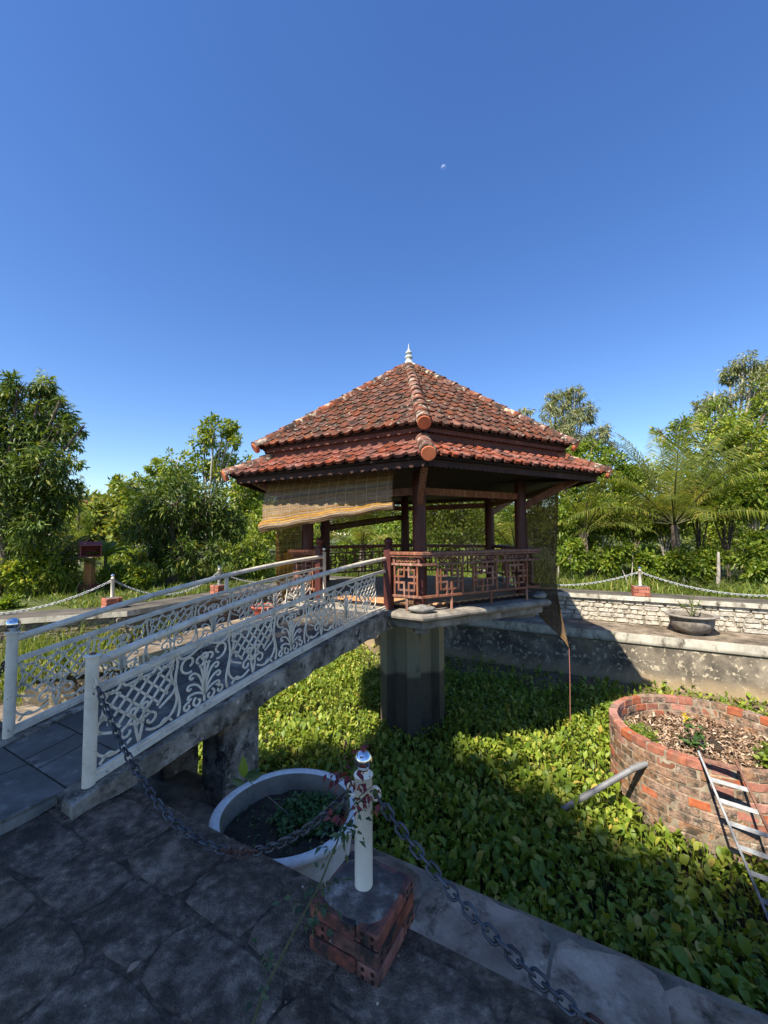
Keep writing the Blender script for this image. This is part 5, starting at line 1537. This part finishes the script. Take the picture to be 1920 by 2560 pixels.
palm('sunlit palm glimpsed through the right side of the gazebo', gb(1290, 15), aty(1290, 1390, 15), 13, 2.4, 55, trunk_r=.1, pairs=40)
palm('small bushy areca palm in the grass under the dark mango tree', gb(120, 11.4), aty(120, 1420, 11.4), 16, 1.7, 56, trunk_r=.06, leaf=.36, pairs=34, name='areca_palm')
palm('small areca palm beside the red shrine', gb(165, 13.2), aty(165, 1400, 13.2), 14, 1.5, 57, trunk_r=.05, leaf=.34, pairs=32, name='areca_palm')
palm('tiny seedling palm on the lit grass near the round mango tree', gb(485, 13.2), aty(485, 1425, 13.2), 9, .7, 58, trunk_r=.03, leaf=.22, pairs=22, name='palm_seedling')
palm('tiny yellowish seedling palm on the grass behind the corner bollard', gb(347, 12.2), aty(347, 1418, 12.2), 9, .7, 59, trunk_r=.025, leaf=.2, pairs=22, name='palm_seedling')
# young pine: slim upright sprays
tree('young_pine', 'slim upright young pine spire between the mango tree and the shrine', 'tree', gb(190, 13.8), pb(13.8, (203, 1195, 7), (202, 1220, 9), (201, 1245, 11), (200, 1275, 13), (198, 1310, 16), (196, 1350, 18)), 1500, .20, .06, M['leaf_mid'], M['bark'], .03, 60, -.9, .4, 20, .5, .1, fork=.6)
# banana-leaved plant by the shrine
bp_ = gb(264, 11.9); t = thing('banana_plant', 'broad-leaved bright green plant beside the red shrine', 'plant', tuple(bp_))
rr = random.Random(8)
for i in range(9):
    az = rr.uniform(0, 2 * PI); el = rr.uniform(.6, 1.3); d = Vector((math.cos(az) * math.cos(el), math.sin(az) * math.cos(el), math.sin(el)))
    s0 = bp_ + Vector((0, 0, .9)); L = rr.uniform(.55, .85)
    side = d.cross(Vector((0, 0, 1))).normalized(); m = MB(); n = 8; vs = []; p = s0.copy(); v = d.copy()
    for k in range(n + 1):
        wd = .17 * math.sin(PI * (k / n) ** .8) + .004
        up = side.cross(v).normalized()
        vs += [p + side * wd + up * wd * .35, p, p - side * wd + up * wd * .35]
        v = (v + Vector((0, 0, -.12))).normalized(); p = p + v * L / n
    m.add(vs, [f for k in range(n) for f in ((3 * k, 3 * k + 1, 3 * k + 4, 3 * k + 3), (3 * k + 1, 3 * k + 2, 3 * k + 5, 3 * k + 4))]).build('leaf', M['leaf_bright'], t, True)
MB().tube([bp_ - Vector((0, 0, .1)), bp_ + Vector((0, 0, .95))], [.06, .04], 8).build('stem', M['stem'], t, True)

# ---- red spirit shrine on an orange pillar
sp = gb(225, 11.6); t = thing('shrine', 'small red gabled shrine box on an orange pillar in the garden', 'shrine', tuple(sp))
MB().box((sp.x, sp.y, .06), (.19, 0, 0), (0, .19, 0), (0, 0, .09)).build('plinth', M['red_paint'], t, bevel=.01)
MB().box((sp.x, sp.y, .50), (.10, 0, 0), (0, .10, 0), (0, 0, .36)).build('pillar', M['orange_paint'], t, bevel=.01)
RZ = Matrix.Rotation(math.radians(40), 3, 'Z')
ax, ay = RZ @ Vector((1, 0, 0)), RZ @ Vector((0, 1, 0))
q = Vector((sp.x, sp.y, .93))
MB().box(q, ax * .27, ay * .27, (0, 0, .015)).build('tray', M['red_paint'], t)
for sgn in (-1, 1):
    MB().box(q + ax * .23 * sgn + Vector((0, 0, .155)), ax * .012, ay * .22, (0, 0, .14)).build('side_wall', M['red_paint'], t)
MB().box(q + ay * .21 + Vector((0, 0, .155)), ax * .218, ay * .012, (0, 0, .14)).build('back_wall', M['red_paint'], t)
for sgn in (-1, 1):
    a = q + Vector((0, 0, .40)) ; e = ay * .27 * sgn + Vector((0, 0, -.11))
    MB().add([a - ax * .26, a + ax * .26, a + ax * .26 + e, a - ax * .26 + e, a - ax * .26 + Vector((0, 0, .02)), a + ax * .26 + Vector((0, 0, .02)), a + ax * .26 + e + Vector((0, 0, .02)), a - ax * .26 + e + Vector((0, 0, .02))],
             [(0, 1, 2, 3), (4, 7, 6, 5), (0, 4, 5, 1), (3, 2, 6, 7), (0, 3, 7, 4), (1, 5, 6, 2)]).build('roof_panel', M['red_paint'], t)
for sgn in (-1, 1):
    b0 = q + ax * .23 * sgn + Vector((0, 0, .294)); e = ax * .012
    MB().add([b0 - ay * .22 - e, b0 + ay * .22 - e, b0 + Vector((0, 0, .10)) - e, b0 - ay * .22 + e, b0 + ay * .22 + e, b0 + Vector((0, 0, .10)) + e], [(0, 1, 2), (3, 5, 4), (0, 3, 4, 1), (1, 4, 5, 2), (2, 5, 3, 0)]).build('gable', M['red_paint'], t)
MB().tube([q + Vector((0, 0, .41)) - ax * .08, q + Vector((0, 0, .47)), q + Vector((0, 0, .41)) + ax * .08], [.02, .035, .02], 8).build('ridge_ornament', M['wood_dark'], t, True)

# ---- tiled house far back, mostly hidden
hx, hy = -21.5, 31.0
t = thing('house', 'low house with a red tile roof hidden among the far garden trees', 'house', (hx, hy, 0))
MB().box((hx, hy, 1.2), (4.2, 0, 0), (0, 2.6, 0), (0, 0, 1.25)).build('wall', M['plaster'], t)
m = MB()
for sgn in (-1, 1):
    n = 40
    for i in range(n):
        x0, x1 = hx - 4.7 + 9.4 * i / n, hx - 4.7 + 9.4 * (i + .9) / n
        m.add([(x0, hy + 3.1 * sgn, 2.4), (x1, hy + 3.1 * sgn, 2.4), (x1, hy, 4.0), (x0, hy, 4.0), ((x0 + x1) / 2, hy + 3.1 * sgn, 2.47), ((x0 + x1) / 2, hy, 4.07)], [(0, 4, 5, 3), (4, 1, 2, 5)])
m.build('roof', M['tile_low'], t)
m = MB().tube([(hx - 4.8, hy, 4.05), (hx + 4.8, hy, 4.05)], .12, 8); m.build('roof_ridge', M['ridge'], t, True)
MB().box((hx + 1, hy - 2.61, 1.3), (.5, 0, 0), (0, .02, 0), (0, 0, .6)).build('window', M['wood_dark'], t)
MB().box((hx - 1.4, hy - 2.61, 1.0), (.5, 0, 0), (0, .02, 0), (0, 0, 1.0)).build('door', M['wood'], t)

# ---- grass behind the copings, tall clumps on the corner ledge
def grass_obj(label, P, hmin, hmax, wd, mat, seed, lean=.45):
    rng = np.random.default_rng(seed); n = len(P)
    D = rng.normal(size=(n, 3)) * lean; D[:, 2] = 1
    L = rng.uniform(hmin, hmax, n)
    D = unit(D); side = unit(np.cross(D, rng.normal(size=(n, 3)))) * (wd * rng.uniform(.6, 1.3, n))[:, None]
    mid = P + D * L[:, None] * .55
    tip = mid + unit(D * .7 + rng.normal(size=(n, 3)) * .35 + np.array([0, 0, -.25])) * L[:, None] * .45
    V = np.stack([P - side, P + side, mid + side * .8, mid - side * .8, tip], 1).reshape(-1, 3)
    o = (np.arange(n) * 5)[:, None]
    Fc = np.stack([o + np.array([0, 1, 2]), o + np.array([0, 2, 3]), o + np.array([3, 2, 4])], 1).reshape(-1, 3)
    return tag(np_obj('grass', V, Fc, mat), label, 'grass', kind='stuff')
def scatter(n, fu, fv, rng): return np.array([list(W(u, v, -.03)) for u, v in zip(fu(n), fv(n))])
rg = np.random.default_rng(77)
P = scatter(16000, lambda n: rg.uniform(-9, 10, n), lambda n: 12.25 + rg.exponential(3.2, n), rg)
grass_obj('lush uncut grass behind the white stone wall and the gazebo', P, .12, .5, .012, M['grass'], 1)
P = scatter(13000, lambda n: -9.5 - rg.exponential(3.0, n), lambda n: rg.uniform(4.5, 22, n), rg)
grass_obj('sunlit grass of the garden beyond the side coping', P, .06, .24, .012, M['grass'], 2)
P = scatter(5000, lambda n: rg.uniform(-17, -12.5, n), lambda n: rg.uniform(4.5, 18, n), rg)
grass_obj('tall coarse grass in the garden around the shrine', P, .3, .9, .014, M['grass'], 5)
# ledge corner clumps
cl = []
for px, py in ((70, 1640), (110, 1620), (150, 1640), (190, 1620), (230, 1610), (270, 1615), (310, 1600), (350, 1590), (20, 1660), (40, 1700), (150, 1680), (90, 1690), (400, 1590), (230, 1660), (10, 1740), (60, 1740)):
    p = onz(px, py, LEDGE_Z)
    q = rg.normal(size=(110, 3)) * np.array([.22, .22, 0]); cl.append(np.array(p) + q)
P = np.concatenate(cl)
uv = np.array([UV(p) for p in P])
keep = (uv[:, 0] < -7.2) | (uv[:, 1] < 2.5); P = P[keep]
P[:, 2] = LEDGE_Z
grass_obj('tall green grass clumps on the ledge left of the footbridge', P, .25, .75, .009, M['grass'], 3, .32)

# ---- pond plants: thick mat of spoon-shaped leaves
def pond_leaves():
    rng = np.random.default_rng(5)
    def gen(n, umin, umax, vmin, vmax):
        return rng.uniform(umin, umax, n), rng.uniform(vmin, vmax, n)
    u, v = gen(105000, -9.4, 8.6, 2.55, 10.45)
    x = u * EU[0] + v * EV[0]; y = u * EU[1] + v * EV[1]
    keep = (y > .9) & (np.abs(x) < y * 1.05 + .8) & (np.hypot(x - WC.x, y - WC.y) > WR + .04) & (np.hypot(x - C.x, y - C.y) > .62)
    # inside the inner wall (left side)
    keep &= ~((u < -7.55) & (v > 4.0))
    keep &= ~((u < -7.55) & (u < -7.55 - (4.2 - v) * .8))
    q = np.array([bed_z(a, b) for a, b in zip(u, v)])
    keep &= rng.uniform(0, 1, len(u)) < np.where(v > 9.9, .35, 1)
    dn = np.sin(u * 3.1 + 1.3 * np.sin(v * 2.3)) * np.cos(v * 2.9 + 1.1 * np.sin(u * 1.9))
    keep &= rng.uniform(0, 1, len(u)) < .92 + .25 * dn
    dn = dn[keep]
    u, v, x, y, q = u[keep], v[keep], x[keep], y[keep], q[keep]
    n = len(u)
    hgt = rng.uniform(.04, .22, n) + .055 * dn + .04 * np.sin(u * 2.1) * np.cos(v * 1.7)
    P = np.stack([x, y, q + hgt], 1)
    az = rng.uniform(0, 2 * PI, n); tilt = np.clip(rng.normal(.75, .42, n), -.1, 1.5)
    D = np.stack([np.cos(az) * np.cos(tilt), np.sin(az) * np.cos(tilt), np.sin(tilt)], 1)
    S = unit(np.cross(D, np.array([0, 0, 1.0]) + rng.normal(size=(n, 3)) * .15)); N = np.cross(S, D)
    L = .046 + .085 * rng.uniform(0, 1, n) ** 1.8 + .010 * dn; Wd = L * rng.uniform(.24, .38, n)
    near = y < 6.2
    def leafset(sel, prof, name):
        vs = []
        p_, d_, s_, n_, l_, w_ = P[sel], D[sel], S[sel], N[sel], L[sel], Wd[sel]
        for t, w, h in prof:
            c = p_ + d_ * (l_ * t)[:, None] + n_ * (l_ * h)[:, None]
            up_ = n_ * (w_ * w * .32)[:, None]; sd = s_ * (w_ * w)[:, None]
            vs += [c + sd + up_, c, c - sd + up_]
        V = np.stack(vs, 1).reshape(-1, 3); k = len(prof)
        o = (np.arange(len(p_)) * 3 * k)[:, None]
        Fc = np.stack([o + np.array([a * 3 + j, a * 3 + j + 1, a * 3 + j + 4, a * 3 + j + 3]) for a in range(k - 1) for j in (0, 1)], 1).reshape(-1, 4)
        return np_obj(name, V, Fc, M['leaf_pond'], None, True)
    ob = leafset(near, [(0, .10, 0), (.22, .72, .03), (.52, 1.0, .05), (.80, .78, .02), (1.0, .12, -.09)], 'water_plants')
    tag(ob, 'thick mat of spoon-leaved green water plants covering the pond bed', 'water plants', kind='stuff')
    o2 = leafset(~near, [(0, .15, 0), (.5, 1.0, .05), (1.0, .2, -.07)], 'far_leaves')
    o2.parent = ob; o2['kind'] = 'stuff'
    # stalks
    st = np.stack([P + S * .004, P - S * .004, np.stack([x + D[:, 0] * -.05, y + D[:, 1] * -.05, q - .02], 1)], 1).reshape(-1, 3)
    o = (np.arange(n) * 3)[:, None]
    ob = np_obj('plant_stalks', st, o + np.array([0, 1, 2]), M['leaf_pond'])
    ob.parent = bpy.data.objects['water_plants']; ob['kind'] = 'stuff'
pond_leaves()

# ---- plants in pots, in the well
def weed_patch(label, c, R, n, L, wd, mat, seed, cat='weeds', name='weeds', flat=.5, zj=.05):
    rng = np.random.default_rng(seed)
    a = rng.uniform(0, 2 * PI, n); r = np.sqrt(rng.uniform(0, 1, n)) * R
    P = np.stack([c[0] + r * np.cos(a), c[1] + r * np.sin(a), c[2] + rng.uniform(0, zj, n)], 1)
    D = rng.normal(size=(n, 3)); D[:, 2] = np.abs(D[:, 2]) * flat
    V, Fc = leaf_arrays(P, D, rng.uniform(.6, 1.3, n) * L, rng.uniform(.6, 1.3, n) * L * wd, .2, rng)
    return tag(np_obj(name, V, Fc, mat), label, cat, kind='stuff')
sz = WP[2] + .448
weed_patch('low clover-like weeds covering half the soil of the pale planter', (WP[0] + .10, WP[1] + .07, sz), .20, 900, .030, .8, M['leaf_clover'], 1)
weed_patch('scattered tiny weeds and twigs on the bare soil of the pale planter', (WP[0] - .03, WP[1] - .02, sz), .32, 160, .035, .3, M['leaf_clover'], 2, zj=.02)
weed_patch('creeping weeds growing along the inner rim of the brick well', (WC.x - .82, WC.y + .10, -1.22), .22, 900, .05, .5, M['leaf_bright'], 3, zj=.14)
weed_patch('leafy green creeper at the right side inside the brick well', (WC.x + .52, WC.y - .58, -1.24), .28, 500, .085, .55, M['leaf_bright'], 4, zj=.16)
def stem_plant(name, label, cat, base, stems, lmat, L, wd, seed, per=7, stemr=.006, flower=None, rose=None):
    rng = np.random.default_rng(seed)
    t = thing(name, label, cat, tuple(base))
    Ps, Ds = [], []
    m = MB()
    for s in stems:
        pts = [Vector(p) for p in s]
        m.tube(pts, [stemr * (1 - .6 * i / (len(pts) - 1)) for i in range(len(pts))], 6)
        for k in range(per):
            q = .25 + .75 * (k + rng.uniform(0, .8)) / per
            f = min(q * (len(pts) - 1), len(pts) - 1.001); i = int(f); p = pts[i].lerp(pts[i + 1], f - i)
            az = rng.uniform(0, 2 * PI)
            d0 = Vector((math.cos(az), math.sin(az), rng.uniform(-.1, .5)))
            for w in range(rng.integers(1, 4)):
                d = d0 + Vector(rng.normal(size=3)) * .45
                Ps.append(p); Ds.append(d)
    m.build('stems', M['stem'], t, True)
    Ls = L * rng.uniform(.6, 1.25, len(Ps))
    V, Fc = leaf_arrays(np.array(Ps), np.array(Ds), Ls, Ls * wd, .3, rng)
    np_obj('leaves', V, Fc, lmat, t)
    return t
# yellow-flowered weed in the well
wb = onz(1725, 1870, -1.27); wt = wb + Vector((-.02, .03, .36))
t = stem_plant('flowering_weed', 'leafy weed with a yellow flower spike inside the brick well', 'plant', wb, [[wb, wb.lerp(wt, .5) + Vector((.01, 0, 0)), wt], [wb, wb + Vector((.07, -.05, .12)), wb + Vector((.13, -.10, .16))], [wb, wb + Vector((-.09, .0, .10)), wb + Vector((-.16, -.04, .14))], [wb, wb + Vector((.02, -.12, .10)), wb + Vector((.03, -.2, .14))], [wb, wb + Vector((.12, .02, .16)), wb + Vector((.2, .02, .24))]], M['leaf_clover'], .085, .55, 3)
n = 36; q = RNG.normal(size=(n, 3)) * np.array([.012, .012, .035]) + np.array(wt) + np.array([0, 0, .02])
V, Fc = leaf_arrays(q, RNG.normal(size=(n, 3)), .03, .02, .2); np_obj('flower_spike', V, Fc, M['petal'], t)
# seedling with one big yellow-green leaf in the pale planter
sb = Vector((WP[0] + .045, WP[1] + .05, sz)); stp = onplane(612, 1945, (sb.x, sb.y, 0), Vector((0, 1, 0)))
t = thing('seedling', 'thin seedling with one large yellow-green leaf in the pale planter', 'plant', tuple(sb))
MB().tube([sb, sb.lerp(stp, .5) + Vector((.006, 0, 0)), stp], [.004, .003, .002], 5).build('stem', M['bark'], t, True)
def big_leaf(p, d, L, w, mat, parent, name='leaf', nrm=(0, -1, .2)):
    d = Vector(d).normalized(); s = d.cross(Vector(nrm)).normalized(); u = s.cross(d); n = 10; vs = []
    for k in range(n + 1):
        q = k / n; ww = w * math.sin(PI * min(1, q ** .85)) * (1 - .06 * (k % 2)) + .001
        c = Vector(p) + d * L * q + u * (.04 * L * math.sin(PI * q) - .02 * L * q * q)
        vs += [c + s * ww + u * ww * .35, c, c - s * ww + u * ww * .35]
    return MB().add(vs, [f for k in range(n) for f in ((3 * k, 3 * k + 1, 3 * k + 4, 3 * k + 3), (3 * k + 1, 3 * k + 2, 3 * k + 5, 3 * k + 4))]).build(name, mat, parent, True)
big_leaf(stp, (-.12, .1, 1), .125, .028, M['leaf_bright'], t)
big_leaf(stp, (.9, .2, .45), .10, .022, M['leaf_rose'], t); big_leaf(stp, (1, -.2, .3), .12, .024, M['leaf_rose'], t); big_leaf(stp - Vector((0, 0, .03)), (-.9, .2, .1), .09, .02, M['leaf_rose'], t)
# bonsai twig in the grey bowl
gbp = GP + Vector((0, 0, .34))
stem_plant('bonsai_shrub', 'sparse small bonsai shrub in the weathered grey bowl', 'plant', gbp, [[gbp, gbp + Vector((.03, 0, .2)), gbp + Vector((-.05, 0, .42))], [gbp, gbp + Vector((.1, 0, .18)), gbp + Vector((.2, 0, .36))], [gbp, gbp + Vector((-.12, 0, .2)), gbp + Vector((-.28, 0, .34))], [gbp, gbp + Vector((.02, 0, .28)), gbp + Vector((.12, .05, .46))]], M['leaf_mid'], .06, .4, 8, 12, .012)
# rose branch in front of the bollard: green leaves low, red young leaves high
def rose():
    rng = np.random.default_rng(9)
    b0 = Vector((-.43, 1.16, .0))
    def pt(px, py, y): return aty(px, py, y)
    stems = [[b0, pt(660, 2480, 1.24), pt(735, 2330, 1.30), pt(800, 2210, 1.36), pt(845, 2100, 1.42), pt(872, 2010, 1.46), pt(866, 1960, 1.48), pt(845, 1890, 1.50)],
             [pt(866, 2040, 1.45), pt(900, 1990, 1.44), pt(935, 1962, 1.43)], [pt(866, 1990, 1.47), pt(885, 1930, 1.46), pt(895, 1880, 1.45)], [pt(850, 2090, 1.42), pt(875, 2050, 1.40), pt(885, 2035, 1.39)]]
    t = thing('rose_bush', 'spindly rose shoot with red young leaves in front of the near bollard', 'plant', tuple(b0))
    m = MB()
    for i, s in enumerate(stems):
        m.tube(s, [(.0042 if i == 0 else .0024) * (1 - .6 * k / (len(s) - 1)) for k in range(len(s))], 6)
    m.build('stem', M['stem'], t, True)
    sp_ = {'g': ([], []), 'r': ([], [])}
    def spray(p, d, kind, n=5, L=.04):
        d = Vector(d).normalized()
        s = d.cross(Vector((0, 0, 1))).normalized()
        for k in range(n):
            a, bb = sp_[kind]
            o = p + d * (.02 + .022 * (k // 2 + (1 if k == n - 1 else 0)))
            dd = d * .5 + s * (1 if k % 2 else -1) * (.9 if k < n - 1 else 0) + Vector(rng.normal(size=3)) * .25 + Vector((0, 0, -.25))
            a.append(o); bb.append(dd)
    main = stems[0]
    for k in range(22):
        q = rng.uniform(.12, .72); f = q * (len(main) - 1); i = int(f); p = main[i].lerp(main[i + 1], f - i)
        spray(p, (rng.normal(), rng.normal() * .5, rng.normal() * .4), 'g')
    for s in stems[1:] + [main[-3:]]:
        for k in range(6):
            f = rng.uniform(.25, .999) * (len(s) - 1); i = int(f); p = s[i].lerp(s[i + 1], f - i)
            spray(p, (rng.normal(), rng.normal() * .5, rng.normal() * .5), 'r' if s is not stems[3] or k % 2 else 'g', 4)
    for kind, mat, nm in (('g', 'leaf_rose', 'leaves'), ('r', 'leaf_red', 'young_leaves')):
        P, D = sp_[kind]; n = len(P)
        V, Fc = leaf_arrays(np.array(P), np.array(D), rng.uniform(.020, .036, n), rng.uniform(.011, .020, n), .25, rng)
        np_obj(nm, V, Fc, M[mat], t)
rose()
# fallen leaves on the pavement
t = tag(big_leaf(onz(318, 2432, .018), (.5, .8, .03), .045, .012, M['leaf_dry'], None, 'fallen_leaf', (0, 0, 1)), 'single curled pale dead leaf lying on the dark flagstones', 'leaf')
yb = Vector((-.72, 1.24, .012))
stem_plant('pavement_weed', 'small yellowish weed growing from a flagstone joint', 'plant', yb, [[yb, yb + Vector((.02, .01, .04)), yb + Vector((.05, .03, .06))], [yb, yb + Vector((-.03, .01, .03)), yb + Vector((-.06, .02, .05))]], M['leaf_bright'], .045, .6, 12, 6, .003)

n = 420; uu, vv = RNG.uniform(-4.5, 1.4, n), RNG.uniform(-.9, 1.46, n)
P = np.array([list(W(a, b, .012)) for a, b in zip(uu, vv)])
D = RNG.normal(size=(n, 3)); D[:, 2] *= .25
Ls = RNG.uniform(.004, .014, n); V, Fc = leaf_arrays(P, D, Ls, Ls * RNG.uniform(.3, .8, n), .6)
tag(np_obj('grit', V, Fc, M['leaf_dry']), 'scattered pale grit and leaf crumbs on the dark flagstones', 'grit', kind='stuff')

# ---- shade trees behind the camera
def shade(label, base, blobs, n, seed):
    return tree('shade_tree', label, 'tree', base, blobs, n, .27, .5, M['leaf_mango'], M['bark'], .22, seed, .3, .6, 30, .36, .1, 'shade trees behind the pavement', .5)
def along(bl, dy=3.6):
    k = dy / 2.75
    return [(x - 2.2 * k, y - dy, z + 4.17 * k, r) for x, y, z, r in bl]
shade('tall broad shade tree rising behind the pavement', (-8.4, -6.0, 0), along([(-6.3, -2, 8.1, 1.7), (-5.2, -2, 8.0, 1.6), (-4.5, -2, 7.3, 1.6), (-7.0, -2, 7.2, 1.7), (-5.6, -2.2, 6.9, 1.8), (-6.2, -2, 5.8, 1.7), (-4.2, -2.2, 5.6, 1.6)]), 32000, 71)
shade('second shade tree beside the pavement with a lower crown', (-4.6, -6.2, 0), along([(-3.5, -2, 6.3, 1.4), (-2.8, -2, 5.2, 1.6), (-1.1, -2, 5.0, 1.45), (.6, -2, 4.6, 1.3), (2.0, -2.2, 4.3, 1.3), (-3.6, -2, 4.6, 1.6)]), 24000, 72)

# ---- the day moon
mc = Vector((0, 0, CAM_H)) + ray(1109, 419).normalized() * 3000
m = bpy.data.meshes.new('moon'); bm = bmesh.new(); bmesh.ops.create_uvsphere(bm, u_segments=32, v_segments=20, radius=13.5); bm.to_mesh(m); bm.free()
m.polygons.foreach_set('use_smooth', [True] * len(m.polygons))
tag(link('moon', m, M['moon'], loc=mc), 'pale half moon in the clear blue daytime sky', 'moon')
